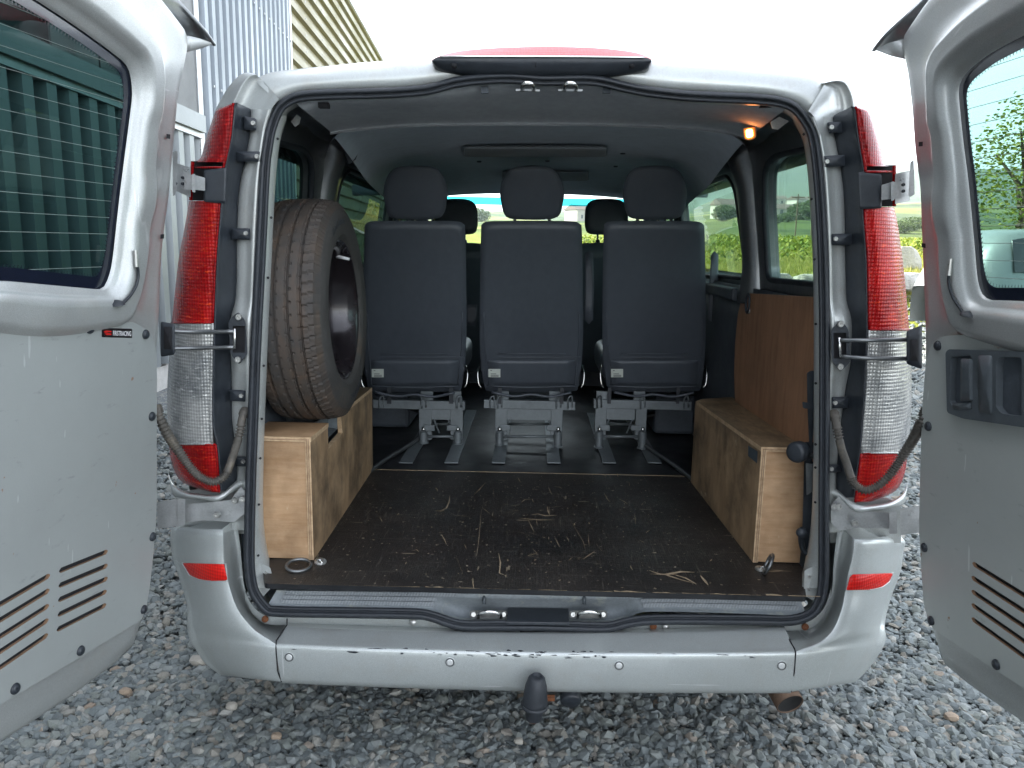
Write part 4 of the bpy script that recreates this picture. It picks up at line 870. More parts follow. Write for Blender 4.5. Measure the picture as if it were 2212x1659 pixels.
# flange strip between seal and bumper
fl = [(530, 1290), (545, 1318), (567, 1337), (592, 1343), (700, 1345), (884, 1348), (940, 1352), (1002, 1360), (1160, 1364), (1300, 1366), (1345, 1360), (1420, 1356), (1600, 1354), (1720, 1355), (1757, 1347), (1782, 1320), (1795, 1280)]
ds = [(0, -8, .012), (0, 4, .016), (0, 14, .03)]
loft('sill_flange', [[at(u, v-10, .02) for u, v in fl], [at(u, v, .022) for u, v in fl], [at(u, v+7, .03) for u, v in fl]], 'silver_jamb', van, nu=3, nv=1)
for u, v, m in ((573, 1337, 'rusty'), (892, 1344, 'zinc'), (1411, 1353, 'rusty'), (1438, 1353, 'zinc'), (1739, 1354, 'rusty')):
    MB().lathe([(.0095, 0), (.0095, .003), (.006, .006), (.0005, .007)], at(u, v, .014), (0, -1, .2), 14).build('body_screw', m, van, auto=40)
MB().box(at(1123, 1370, -.012), at(1188, 1363, .0)).build('drain_slot', 'cavity', van)
# ---- tow ball under its rubber cap, socket, exhaust
tow = bpy.data.objects.new('tow_hitch', None); COL.objects.link(tow); tow.parent = van; tow.location = Vector((0, -2.0, .4))
c1 = at(1153, 1548, -.16); c2 = at(1160, 1459, -.165); axv = (c2-c1).normalized(); L_ = (c2-c1).length; kx = 1671/1.9
pr = [(.021, -.004), (.0225, .004), (.0235, .028), (.030, .030), (.033, .034), (.032, .040), (.030, .052), (.0275, .075), (.021, .094), (.013, .101), (.012, .098), (.0005, .0975)]
MB().lathe([(r, h*L_/.1005) for r, h in pr], c1, axv, 32).build('ball_cover', 'rubber', tow, smooth=True)
MB().lathe([(.0345, .030), (.0352, .034), (.0345, .038), (.033, .0385)], c1, axv, 32).build('cover_rim', 'rubber', tow, smooth=True)
MB().tube([c1+Vector((0, .01, -.005)), c1+Vector((0, .06, -.02)), c1+Vector((.0, .25, .04)), c1+Vector((0, .5, .06))], .02, 12).build('tow_bar', 'rusty', tow, smooth=True)
MB().tube([at(1132, 1506, -.08), at(1198, 1508, -.08)], .009, 6).build('bolt', 'rusty', tow)
MB().lathe([(.026, 0), (.029, .01), (.029, .03), (.024, .035), (.0005, .036)], at(1232, 1494, .05), (0, -.9, -.4), 24).build('trailer_socket', 'black_plastic', tow, smooth=True)
ex = bpy.data.objects.new('exhaust', None); COL.objects.link(ex); ex.parent = van; ex.location = Vector((.6, -1.9, .3))
pe = at(1707, 1522, -.03); pb = pe+Vector((-.035, .14, .058))
MB().tube([pe, pe.lerp(pb, .35), pb, pb+Vector((-.1, .35, .03))], [.038, .0385, .039, .039], 24, caps=False).build('tailpipe', 'exhaust_steel', ex, smooth=True, solid=.003)
MB().lathe([(.0372, .0015), (.034, -.004), (.0005, -.006)], pe+(pe-pb).normalized()*-.001, (pe-pb), 24).build('pipe_mouth', 'pipe_shade', ex, smooth=True)  # flush black disc stands in for the dark inside of the pipe
MB().box((-.7, .15, .30), (.7, 4.0, .36)).build('underbody', 'rubber', van)
for s in (-1, 1):
    for y in (.95, 3.9):
        o = MB().lathe([(.20, -.1), (.31, -.1), (.325, -.06), (.325, .06), (.31, .1), (.2, .1)], (s*.86, y, .325), (1, 0, 0), 36).build('wheel', 'rubber', van, smooth=True)
        MB().lathe([(.21, .09*s), (.17, .06*s), (.05, .07*s), (.001, .07*s)], (s*.86, y, .325), (1, 0, 0), 28).build('rim', 'hinge_metal', o, smooth=True)
# ---- sill plate
su = [575, 640, 760, 900, 938, 985, 1060, 1160, 1260, 1340, 1380, 1430, 1560, 1690, 1745]
bk = [1271, 1272, 1273, 1275, 1275, 1276, 1276, 1277, 1278, 1279, 1279, 1280, 1281, 1283, 1284]
fr = [1312, 1316, 1318, 1321, 1322, 1341, 1350, 1351, 1350, 1343, 1324, 1321, 1324, 1329, 1332]
rows = []
for f, y, sag in ((0, .055, 0), (.06, .03, 0), (.2, .026, 0), (.3, .024, .3), (.55, .018, 1), (.8, .010, 1), (.92, .002, .8), (1, -.004, .6)):
    R = []
    for u, b_, f_ in zip(su, bk, fr):
        uu = u+(25*(1-f) if u < 600 else (-22*(1-f) if u > 1700 else 0)); inrec = 1 if 960 < u < 1360 else (.15 if 930 < u < 1390 else 0)
        R.append(at(uu, b_+(f_-b_)*f, y+.045*sag*inrec))
    rows.append(R)
sp_ = loft('sill_plate', rows, 'sill_smooth', van, nu=3, nv=3)
def sillstrip(u0, u1, f0, f1):
    V = []; n = 14
    for f in (f0, f1):
        for k in range(n+1):
            u = u0+(u1-u0)*k/n; b_ = interp(list(zip(su, bk)), u); f_ = interp(list(zip(su, fr)), u); f_ = min(f_, 1324 + (u-1160)*.012); V.append(at(u, b_+(f_-b_)*f, .026-.016*f-.0045))
    mk('grip_strip', V, [(k, k+1, n+2+k, n+1+k) for k in range(n)], 'sill_plastic', van, solid=.002)
for f0, f1 in ((.10, .28), (.32, .50), (.54, .74)):
    sillstrip(618-f0*20, 985 if f0 < .2 else 950-f0*20, f0, f1); sillstrip(1340 if f0 < .2 else 1378+f0*20, 1715+f0*18, f0, f1)
sillstrip(990, 1335, .04, .14)
for u in (1046, 1262):
    MB().tube([at(u, 1286, .03), at(u, 1305, .022)], .0055, 10).build('rubber_stop', 'grey_plastic', van, smooth=True)
for u0, u1 in ((1033, 1082), (1248, 1297)):
    st = plate('striker_plate', round_poly([(u0-18, 1319), (u1+14, 1319), (u1+14, 1336), (u0-18, 1336)], 7), [], lambda a, b, n: at(a, b, .026-n), .003, ['zinc'], van)
    MB().tube(cr([at(u0, 1334, .022), at(u0+3, 1325, -.006), at((u0+u1)/2, 1321, -.012), at(u1-3, 1325, -.006), at(u1, 1334, .022)], 4), .0052, 10).build('striker_loop', 'chrome', st, smooth=True)
    for q in (u0-10, u1+6): scr('screw', at(q, 1327, .020), (0, -1, .3), .0075, 'zinc', st)
MB().hexa([at(1097, 1312, .05), at(1228, 1314, .05), at(1230, 1345, -.022), at(1094, 1343, -.022)], [at(1099, 1322, .05), at(1226, 1324, .05), at(1229, 1352, -.022), at(1095, 1350, -.022)]).build('latch_cover', 'black_plastic', van, bev=.002)
for u in (1140, 1232):
    st = MB().box(at(u-26, 192, .09), at(u+26, 199, .10)).build('striker_plate', 'dark_metal', van)
    MB().tube(cr([at(u-12, 194, .10), at(u-13, 187, .05), at(u-8, 181, .032), at(u, 179.5, .03), at(u+8, 181, .032), at(u+13, 187, .05), at(u+12, 194, .10)], 3), .0055, 10).build('striker_loop', 'chrome', st, smooth=True)
for u0 in (560, 1745):        # lower corner gussets
    s = -1 if u0 < 1000 else 1; q = [(553, 1212), (584, 1226), (592, 1262), (566, 1292), (553, 1250)] if s < 0 else [(1768, 1218), (1738, 1232), (1736, 1285), (1758, 1298), (1767, 1262)]
    g = plate('corner_gusset', round_poly(q, 5), [], lambda a, b, n: at(a, b, .030-n), .006, ['silver_jamb'], van, bev=.002)
    for dx in (.3, .7): scr('rivet', at(*lerp2(lerp2(q[0], q[1], .6), lerp2(q[3], q[2], .5), dx), .027), (-s, -1, 0), .004, 'zinc', g)
# ---- check straps
for s in (-1, 1):
    cs = bpy.data.objects.new('check_strap', None); COL.objects.link(cs); cs.parent = van; cs.location = Vector((s*.9, -1.9, 1.25))
    if s < 0: br = [(515, 673), (530, 693), (535, 765), (516, 788), (498, 765), (493, 693)]; hole = [(503, 704), (529, 704), (529, 762), (503, 762)]; bars = [[(366, 715), (420, 717), (505, 716)], [(370, 753), (420, 752), (505, 750)]]; bx = [(347, 694), (378, 700), (378, 766), (347, 771)]; scs = [(516, 685), (514, 777)]
    else: br = [(1817, 690), (1833, 712), (1838, 780), (1817, 803), (1797, 780), (1795, 712)]; hole = [(1801, 719), (1828, 719), (1828, 774), (1801, 774)]; bars = [[(1815, 735), (1880, 735), (1982, 733)], [(1817, 770), (1880, 774), (1984, 775)]]; bx = [(1958, 715), (1992, 702), (1992, 798), (1958, 786)]; scs = [(1816, 700), (1815, 792)]
    plate('strap_bracket', round_poly(br, 7), [hole], lambda a, b, n: at(a, b, .02-n), .035, ['black_plastic'], cs, bev=.002)
    mk('bracket_recess', [at(u, v, .033) for u, v in hole], [(0, 1, 2, 3)], 'cavity', cs)
    for u, v in scs: scr('screw', at(u, v, .016), (0, -1, 0), .0085, 'zinc', cs)
    for P_ in bars:
        q = cr([at(u, v, (.012 if abs(u-1106) < 730 else -.018)) for u, v in P_], 6); MB().tube([p for p in q], .0055, 8).build('strap_arm', 'dark_metal', cs, smooth=True)
    (a, b_) = (bars[0][-1], bars[1][-1]) if s < 0 else (bars[0][0], bars[1][0])
    MB().tube([at(a[0]+s*-2, a[1]-6, .012), at(b_[0]+s*-2, b_[1]+3, .012)], .0036, 10).build('strap_pin', 'chrome', cs, smooth=True)
    puff('strap_box', round_poly(bx, 6), .06, .006, lambda a, b, n: at(a, b, -.045-n), 'black_plastic', cs, rings=2)
    hb = lerp2(bx[0], bx[2], .5); puff('strap_gaiter', round_poly([(hb[0]-9, hb[1]-24), (hb[0]+9, hb[1]-24), (hb[0]+9, hb[1]+24), (hb[0]-9, hb[1]+24)], 3), .01, .002, lambda a, b, n: at(a, b, -.049-n), 'cavity', cs, rings=1)
# ---- wiring hoses
HS = {-1: [(338, 878, -.10), (345, 900, -.11), (360, 935, -.09), (376, 960, -.07), (393, 985, -.055), (408, 1006, -.05), (424, 1024, -.045), (442, 1036, -.04), (462, 1041, -.035), (484, 1030, -.02), (494, 1012, -.01), (501, 992, 0), (510, 965, .005), (518, 935, .01), (523, 905, .02), (531, 886, .045)],
      1: [(2000, 885, -.10), (1992, 908, -.11), (1980, 935, -.09), (1966, 960, -.07), (1950, 985, -.055), (1936, 1007, -.05), (1920, 1028, -.045), (1896, 1050, -.04), (1868, 1059, -.035), (1845, 1045, -.02), (1836, 1025, -.01), (1829, 1002, 0), (1818, 970, .005), (1811, 940, .01), (1806, 912, .02), (1800, 892, .045)]}
for s in (-1, 1):
    P_ = cr([at(*p) for p in HS[s]], 14); rr = []; acc = 0; n = len(P_)
    for i, p in enumerate(P_):
        f = i/n; corr = f < .64 or .84 < f < .90
        rr.append(.0098+(.0034*(1 if i % 3 == 0 else -.45) if corr else .0005)+(.0035 if f > .955 else 0))
    MB().tube(P_, rr, 14).build('wiring_hose', 'hose', van, smooth=True)
# ---- door hinges
def hingepiece(pts, y0, y1, mat, par, nm='hinge_leaf', bev=.002):
    return plate(nm, [tuple(p) for p in round_poly(pts, 2, 2)], [], lambda a, b, n: at(a, b, y0-n), y1, [mat], par, bev=bev)
H1 = {-1: [([(372, 330), (380, 325), (384, 330), (380, 420), (373, 424)], -.02, .03), ([(380, 352), (412, 362), (412, 426), (380, 413)], .03, .02), ([(398, 376), (420, 378), (443, 384), (443, 412), (424, 410), (398, 410)], -.005, .012), ([(415, 376), (422, 376), (422, 416), (415, 414)], -.02, .03)],
      1: [([(1966, 350), (1974, 345), (1976, 420), (1968, 425), (1962, 425)], -.02, .03), ([(1934, 376), (1966, 368), (1966, 434), (1934, 441)], .03, .02), ([(1904, 400), (1924, 394), (1946, 392), (1946, 428), (1922, 430), (1904, 432)], -.005, .012), ([(1925, 393), (1932, 392), (1932, 432), (1925, 434)], -.02, .03)]}
H2 = {-1: [([(340, 1084), (378, 1078), (388, 1082), (388, 1136), (340, 1142)], -.01, .03), ([(388, 1090), (440, 1086), (498, 1080), (520, 1052), (530, 1062), (530, 1108), (505, 1128), (440, 1124), (388, 1130)], .03, .02), ([(384, 1078), (400, 1078), (400, 1134), (384, 1134)], -.02, .03)],
      1: [([(1945, 1098), (1990, 1092), (1990, 1150), (1945, 1156)], -.01, .03), ([(1795, 1090), (1812, 1072), (1830, 1092), (1850, 1104), (1925, 1108), (1925, 1142), (1855, 1140), (1812, 1146), (1795, 1128)], .03, .02), ([(1921, 1106), (1938, 1106), (1938, 1153), (1921, 1153)], -.02, .03)]}
for HH in (H1, H2):
    for s in (-1, 1):
        h = bpy.data.objects.new('door_hinge', None); COL.objects.link(h); h.parent = van; h.location = Vector((s*.93, -1.9, 1.6 if HH is H1 else .8))
        for k, (p, y0, t) in enumerate(HH[s]): hingepiece(p, y0, t, 'hinge_metal', h)
        if HH is H1:
            for u, v in ([(395, 384), (395, 397), (379, 396)] if s < 0 else [(1951, 399), (1951, 413), (1968, 409)]): scr('pin', at(u, v, .0), (0, -1, 0), .004, 'black_plastic', h)
        else:
            for u, v in ([(507, 1081), (469, 1112), (524, 1078)] if s < 0 else [(1811, 1094), (1846, 1130), (1800, 1094)]): scr('bolt', at(u, v, .008), (0, -1, 0), .0095, 'zinc', h, .006)
# =================================================================== REAR DOORS
class DoorPlane:
    """inner face of an open door: x = s*(a + b*(z-.44) + c*Y); n>0 is towards the middle of the van's width"""
    def __init__(s, sgn, a, b, c): s.s = sgn; s.a = a; s.b = b; s.c = c
    def P(s, y, z, n=0): return Vector((s.s*(s.a+s.b*(z-.44)+s.c*y-n), y, z))
    def hit(s, u, v):
        d = ray(u, v); A0 = s.s
        t = (s.a+s.b*(CAM.z-.44)+s.c*CAM.y-A0*CAM.x)/(A0*d.x-s.b*d.z-s.c*d.y); p = CAM+d*t; return Vector((p.y, p.z))
def resample(P, n):
    P = [Vector(p) for p in P]; m = len(P); L = [0]
    for i in range(m): L.append(L[-1]+(P[(i+1) % m]-P[i]).length)
    out = []
    for k in range(n):
        t = L[-1]*k/n; i = 0
        while L[i+1] < t: i += 1
        f = (t-L[i])/max(1e-9, L[i+1]-L[i]); out.append(P[i].lerp(P[(i+1) % m], f))
    return out
def rayhit(c, d, poly):
    best = None; m = len(poly)
    for i in range(m):
        a = poly[i]; e = poly[(i+1) % m]-a; den = d.x*e.y-d.y*e.x
        if abs(den) < 1e-9: continue
        q = a-c; t = (q.x*e.y-q.y*e.x)/den; k = (q.x*d.y-q.y*d.x)/den
        if t > 0 and -1e-6 <= k <= 1+1e-6 and (best is None or t < best): best = t
    return best or .1
def door(sgn, dp, edge, winpx, panpx, slots, knobs, board):
    dr = bpy.data.objects.new('rear_door', None); COL.objects.link(dr); dr.parent = van; dr.location = Vector((sgn*1.0, -2.3, .45))
    # outlines in (Y, z), completed outside the picture
    E = [dp.hit(*p) for p in edge]
    zb = E[-1].y; E += [Vector((-.86, zb+.004)), Vector((-.90, zb+.04)), Vector((-.895, 1.3)), Vector((-.86, 1.92)), Vector((-.80, 2.0)), Vector((-.45, 2.02)), Vector((-.2, 2.005))]
    W = [dp.hit(*p) for p in winpx]; wl = W[-1].y; wt = W[0].y
    W += [Vector((-.70, wl-.002)), Vector((-.735, wl+.03)), Vector((-.735, 1.84)), Vector((-.71, 1.895)), Vector((-.66, 1.90))]
    W = round_poly(W, .035, 5)
    cy = -.47; c = Vector((cy, 1.58)); nA = 120
    # directions : sample the window loop evenly, cast through from the centre
    Wn = resample(W, nA); E3 = round_poly([Vector(p) for p in E], .03, 4)
    rings = []
    prof = [(0, -.004), (.004, .004), (.016, .005), (.022, .014), (.030, .026), (.045, .030), (.062, .027), (.078, .030), (.090, .026), (.100, .012), (.112, .006)]
    D = []
    for p in Wn:
        d = (p-c); L = d.length; d = d/L; t = rayhit(c, d, E3); D.append((p, d, max(.03, t-L)))
    for k, (dd, n) in enumerate(prof):
        R = []
        for p, d, L in D:
            side = 1 if abs(d.x) > .55 else .0; sc = min(1, (L-.012)/.125); x = dd*sc; z = p.y+d.y*x
            if p.x > -.45 or abs(d.y) > .6:
                z2 = z; wob = (.35*math.tanh((z2-1.735)/.012) - .35*math.tanh((z2-1.60)/.02) + .30*math.tanh((z2-1.52)/.012)-.3*math.tanh((z2-1.46)/.03)) if d.x > .3 else .12*sin(p.x*60)
                nn = n*(1+.30*wob) if .018 < dd < .095 else n
                if d.x > .3 and dd > .02: x += .006*wob
            else: nn = n
            R.append(dp.P(p.x+d.x*x, p.y+d.y*x, nn))
        rings.append(R)
    for f, n in ((.35, .002), (.75, .0), (.95, .0), (.985, -.002), (1., -.008)):
        R = []
        for p, d, L in D:
            x0 = .112*min(1, (L-.012)/.125); x = x0+(L-x0)*f; R.append(dp.P(p.x+d.x*x, p.y+d.y*x, n))
        rings.append(R)
    for n, k in ((-.03, .002), (-.055, -.004), (-.07, -.03)):
        R = []
        for p, d, L in D: R.append(dp.P(p.x+d.x*(L+k), p.y+d.y*(L+k), n))
        rings.append(R)
    V = [p for r in rings for p in r]; F = [(j*nA+i, j*nA+(i+1) % nA, (j+1)*nA+(i+1) % nA, (j+1)*nA+i) for j in range(len(rings)-1) for i in range(nA)]
    mk('door_frame', V, F, 'silver_inner', dr, smooth=True)
    # outer skin
    ES = [p for p in E3 if p.y < wl-.06]; ES = ES+[Vector((-.893, wl-.06))] if False else ES
    plate('outer_skin', [tuple(p) for p in ES], [], lambda a, b, n: dp.P(a, b, -.066+n), .006, ['silver'], dr)
    # flared upper edge of the outer skin
    # glass : clear area, printed black border, heating wires
    cw = sum((Vector(p) for p in W), Vector((0, 0)))/len(W); WO = [cw+(Vector(p)-cw)*1.05 for p in W]
    plate('window_glass', [tuple(p) for p in WO], [], lambda a, b, n: dp.P(a, b, -.012+n), 0, ['glass_door' if sgn > 0 else 'glass_privacy'], dr)
    Wi = []; m = len(W); cw = sum((Vector(p) for p in W), Vector((0, 0)))/m
    for p in W: q = Vector(p)-cw; Wi.append(cw+Vector((q.x*(1-.022/abs(.24)), q.y*(1-.022/.24))))
    plate('printed_border', [tuple(p) for p in WO], [[tuple(p) for p in Wi]], lambda a, b, n: dp.P(a, b, -.0085+n), .001, ['frit'], dr)
    dots = MB()
    for r_ in range(2):
        for p in resample(Wi, 190):
            q = Vector(p)-cw; q = cw+q*(1-.012*(r_+.6)); s = .0012-.0003*r_
            dots.add([dp.P(q.x-s, q.y-s, -.0095), dp.P(q.x+s, q.y-s, -.0095), dp.P(q.x+s, q.y+s, -.0095), dp.P(q.x-s, q.y+s, -.0095)], [(0, 1, 2, 3)])
    tag(dots.build('printed_dots', 'frit', dr), kind='stuff')
    z0 = min(p[1] for p in Wi)+.02; k = 0
    while z0 < max(p[1] for p in Wi)-.01:
        ys = [p[0] for p in resample(Wi, 200) if abs(p[1]-z0) < .008]
        if len(ys) > 1: MB().tube([dp.P(min(ys), z0, -.0095), dp.P(max(ys), z0, -.0095)], .0006, 4).build('heating_wire', 'heat_wire', dr)
        z0 += .0345
    # wood board screwed over the lower half
    Pn = [dp.hit(*p) for p in panpx]; zt = Pn[-1].y; zbm = Pn[0].y
    Pn += [Vector((-.78, zt)), Vector((-.83, zt-.05)), Vector((-.835, zbm+.06)), Vector((-.79, zbm))]
    Pn = round_poly(Pn, [.0]+[.03]*(len(Pn)-1), 4)
    SL = []
    for (a, b_, h) in slots:
        a = dp.hit(*a) if len(a) == 2 else Vector(a[:2]); b2 = dp.hit(*b_) if len(b_) == 2 else Vector(b_[:2])
        SL.append((a, b2, h))
    holes = []
    for a, b2, h in SL:
        if a.x > b2.x: a, b2 = b2, a
        L = [Vector((b2.x-h, b2.y-h)), Vector((b2.x, b2.y-h*.3)), Vector((b2.x, b2.y+h*.3)), Vector((b2.x-h, b2.y+h)), Vector((a.x+h, a.y+h)), Vector((a.x, a.y+h*.3)), Vector((a.x, a.y-h*.3)), Vector((a.x+h, a.y-h))]
        holes.append(L)
    pn = plate('door_board', [tuple(p) for p in Pn], [[tuple(p) for p in h] for h in holes], lambda a, b, n: dp.P(a, b, .0125+n), .0075, [board, 'raw_wood'], dr)
    plate('slot_shade_sheet', [(-.15, zbm+.04), (-.80, zbm+.04), (-.80, zbm+.36), (-.15, zbm+.36)], [], lambda a, b, n: dp.P(a, b, .0045+n), 0, ['cavity'], dr)  # black sheet behind the slots, standing in for the shade of the hollow door
    for i, q in enumerate(knobs):
        h = dp.hit(*q); P0 = dp.P(h.x, h.y, .013)
        o = MB().lathe([(.011, -.002), (.0115, .002), (.0105, .004), (.0095, .0035), (.0092, .0055), (.0055, .007), (.0005, .0072)], P0, (-sgn, -.1, .0), 20).build('screw_knob', 'black_plastic', dr, smooth=True)
    return dr
dL = DoorPlane(-1, .98, -.1, -.10)
dL.P = (lambda y, z, n=0, s=dL: Vector((-(s.a+s.b*(z-.44)+s.c*y-n), y, z)))
edgeL = [(343, -12), (413, 77), (400, 140), (387, 200), (377, 300), (367, 417), (355, 500), (350, 553), (345, 686), (338, 786), (338, 920), (341, 1106), (333, 1173), (323, 1289), (317, 1356), (300, 1389), (250, 1439), (133, 1523), (0, 1609)]
winL = [(60, -14), (133, 33), (180, 65), (233, 103), (283, 143), (291, 200), (278, 300), (263, 417), (248, 553), (243, 586), (228, 626), (117, 616), (0, 605)]
panL = [(0, 1514), (133, 1436), (250, 1366), (300, 1336), (313, 1273), (323, 1173), (328, 1106), (328, 760), (317, 722), (283, 696), (0, 688)]
slL = [((115, 1234), (221, 1190), .0058), ((114, 1266), (221, 1220), .0058), ((113, 1297), (221, 1248), .0058), ((112, 1329), (219, 1276), .0058), ((110, 1361), (218, 1305), .0058)]
s2 = []
for k, (v, h) in enumerate([(1242, .0058), (1274, .0058), (1307, .0058), (1338, .0058), (1370, .0058)]):
    p = dL.hit(95-k, v); s2.append(((p.x-.19, p.y), (p.x, p.y), h))
class _S: pass
def fix(sl, dp):
    out = []
    for a, b_, h in sl:
        out.append((a, b_, h))
    return out
slotsL = [((a[0], a[1], 0), (b_[0], b_[1], 0), h) for a, b_, h in [(tuple(dL.hit(*a)), tuple(dL.hit(*b_)), h) for a, b_, h in slL]]+[((a[0], a[1], 0), (b_[0], b_[1], 0), h) for a, b_, h in s2]
knL = [(50, 706), (180, 709), (302, 722), (316, 899), (318, 1159), (299, 1316), (161, 1405), (18, 1487)]
drL = door(-1, dL, edgeL, winL, panL, slotsL, knL, 'door_board'); drL['label'] = 'left rear door, with a racing sticker on its board'
dR = DoorPlane(1, 1.0, -.1, -.10)
edgeR = [(2010, -12), (1942, 87), (1959, 150), (1969, 233), (1976, 333), (1987, 400), (1990, 500), (1992, 553), (1998, 720), (1996, 886), (1987, 1106), (1989, 1156), (1996, 1256), (2002, 1333), (2012, 1406), (2036, 1439), (2092, 1483), (2212, 1566)]
winR = [(2240, 60), (2180, 90), (2126, 120), (2082, 157), (2069, 177), (2066, 200), (2076, 300), (2089, 400), (2103, 553), (2107, 603), (2116, 636), (2134, 648), (2212, 650)]
panR = [(2212, 1479), (2120, 1420), (2040, 1368), (2019, 1349), (2006, 1306), (1996, 1139), (1999, 1020), (2003, 886), (2011, 786), (2024, 740), (2052, 725), (2212, 720)]
slotsR = []
for u, v in ((2113, 1217), (2111, 1247), (2111, 1277), (2111, 1306), (2111, 1336)):
    p = dR.hit(u, v); slotsR.append(((p.x-.17, p.y, 0), (p.x, p.y, 0), .0058)); slotsR.append(((p.x-.39, p.y, 0), (p.x-.215, p.y, 0), .0058))
drR = door(1, dR, edgeR, winR, panR, slotsR, [(2039, 747), (2018, 921), (2009, 1183), (2024, 1341), (2166, 1436)], 'door_board_dark'); drR['label'] = 'right rear door, with the release handle'
# wing of the roof edge on top of each door
for s, tip, run, dp, dr in ((-1, (463, 94), [(413, 77), (400, 45), (370, 20), (335, -12)], dL, drL), (1, (1887, 106), [(1942, 85), (1955, 60), (1990, 25), (2030, -12)], dR, drR)):
    base = [dp.P(*dp.hit(*p), -.0) for p in run]; lowp = [(413, 77), (416, 95), (412, 112)] if s < 0 else [(1942, 85), (1938, 108), (1946, 128)]
    tipP = at(tip[0], tip[1], .065)
    o_ = [tipP, at(tip[0]+s*12, tip[1]-18, .05), at(tip[0]-(-s)*-45*1.0*(-1)*(-1), tip[1]-55, .01), at((400 if s < 0 else 1960), -10, -.06)] if False else None
    up = [tip, (440, 62) if s < 0 else (1915, 72), (400, 18) if s < 0 else (1965, 25), (372, -12) if s < 0 else (2000, -12)]
    rows = [[at(u, v, .07-.035*i) for i, (u, v) in enumerate(up)], [at(u+s*-0, v+4, .07-.035*i-.004) for i, (u, v) in enumerate(up)], [at(*lerp2(up[i], run[i], .5), .05-.05*i+.03) for i in range(4)], [dp.P(*dp.hit(*run[i]), -.045) for i in range(4)]]
    loft('roof_edge_wing', rows, 'dark_metal', dr, nu=4, nv=3, solid=.006, off=0)
    rows = [[at(*tip, .066), at(*lerp2(tip, lowp[-1], .35), .05), at(*lerp2(tip, lowp[-1], .7), .03), dp.P(*dp.hit(*lowp[-1]), -.01)], [at(*lerp2(tip, lowp[0], .0), .066), at(*lerp2(tip, lowp[0], .35), .045), at(*lerp2(tip, lowp[0], .7), .02), dp.P(*dp.hit(*lowp[0]), -.01)]]
    loft('wing_gusset', rows, 'silver_inner', dr, nu=3, nv=2, solid=.003, off=0)
# dark patches laid on the stiles for the shade in the clip slots
for dp, dr, L in ((dL, drL, [(333, 114), (355, 295), (342, 511)]), (dR, drR, [(2025, 131), (1997, 312), (2003, 531)])):
    for u, v in L:
        h = dp.hit(u, v); mk('clip_hole', [dp.P(h.x+.007, h.y-.004, .009), dp.P(h.x-.007, h.y-.005, .009), dp.P(h.x-.007, h.y+.005, .009), dp.P(h.x+.007, h.y+.006, .009)], [(0, 1, 2, 3)], 'cavity', dr, solid=.001)
# heater wire lead with rubber grommet
for dp, dr, L, g in ((dL, drL, [(262, 570), (266, 588), (263, 612), (250, 636), (232, 654)], (225, 656)), (dR, drR, [(2085, 590), (2084, 612), (2092, 640), (2106, 662), (2118, 680)], (2121, 681))):
    P_ = [dp.P(*dp.hit(*p), .034) for p in L]; MB().tube(cr(P_, 5), .0032, 8).build('heater_lead', 'rubber', dr, smooth=True)
    MB().tube([P_[0]+Vector((0, 0, .03)), P_[0]+Vector((0, 0, -.006))], .0045, 8).build('lead_terminal', 'zinc', dr)
    MB().lathe([(.018, -.002), (.016, .003), (.006, .008), (.001, .009)], dp.P(*dp.hit(*g), .026), (0, -.15, 1), 18).build('grommet', 'rubber', dr, smooth=True)
# handle on the right door
def pz(dp, u, v, n): return dp.P(*dp.hit(u, v), n)
hy = dR.hit(2071, 770); fm_ = lambda a, b, n: dR.P(*dR.hit(a, b), .026+n)
bz = round_poly([(2071, 762), (2078, 755), (2250, 760), (2250, 925), (2110, 905), (2074, 892)], 7)
h1 = [(2083, 771), (2128, 768), (2130, 885), (2090, 884), (2080, 868)]; h2 = [(2190, 772), (2240, 772), (2240, 900), (2196, 895), (2183, 880), (2184, 790)]
hb = plate('handle_bezel', bz, [round_poly(h1, 6), round_poly(h2, 6)], lambda a, b, n: dR.P(*dR.hit(a, b), .029+n), .014, ['grey_plastic'], drR, bev=.002)
plate('handle_recess', [(2078, 765), (2250, 765), (2250, 905), (2078, 888)], [], lambda a, b, n: dR.P(*dR.hit(a, b), .0155), 0, ['dark_trim'], drR)
puff('lever', round_poly([(2110, 775), (2131, 776), (2132, 866), (2108, 868)], 5), .02, .004, lambda a, b, n: dR.P(*dR.hit(a, b), .034+n), 'grey_plastic', hb, rings=2)
puff('catch', round_poly([(2086, 872), (2128, 870), (2128, 884), (2090, 886)], 4), .012, .003, lambda a, b, n: dR.P(*dR.hit(a, b), .030+n), 'grey_plastic', hb, rings=1)
puff('bezel_rib', round_poly([(2144, 768), (2176, 768), (2176, 896), (2146, 892)], 8), .004, .003, lambda a, b, n: dR.P(*dR.hit(a, b), .031+n), 'grey_plastic', hb, rings=1)
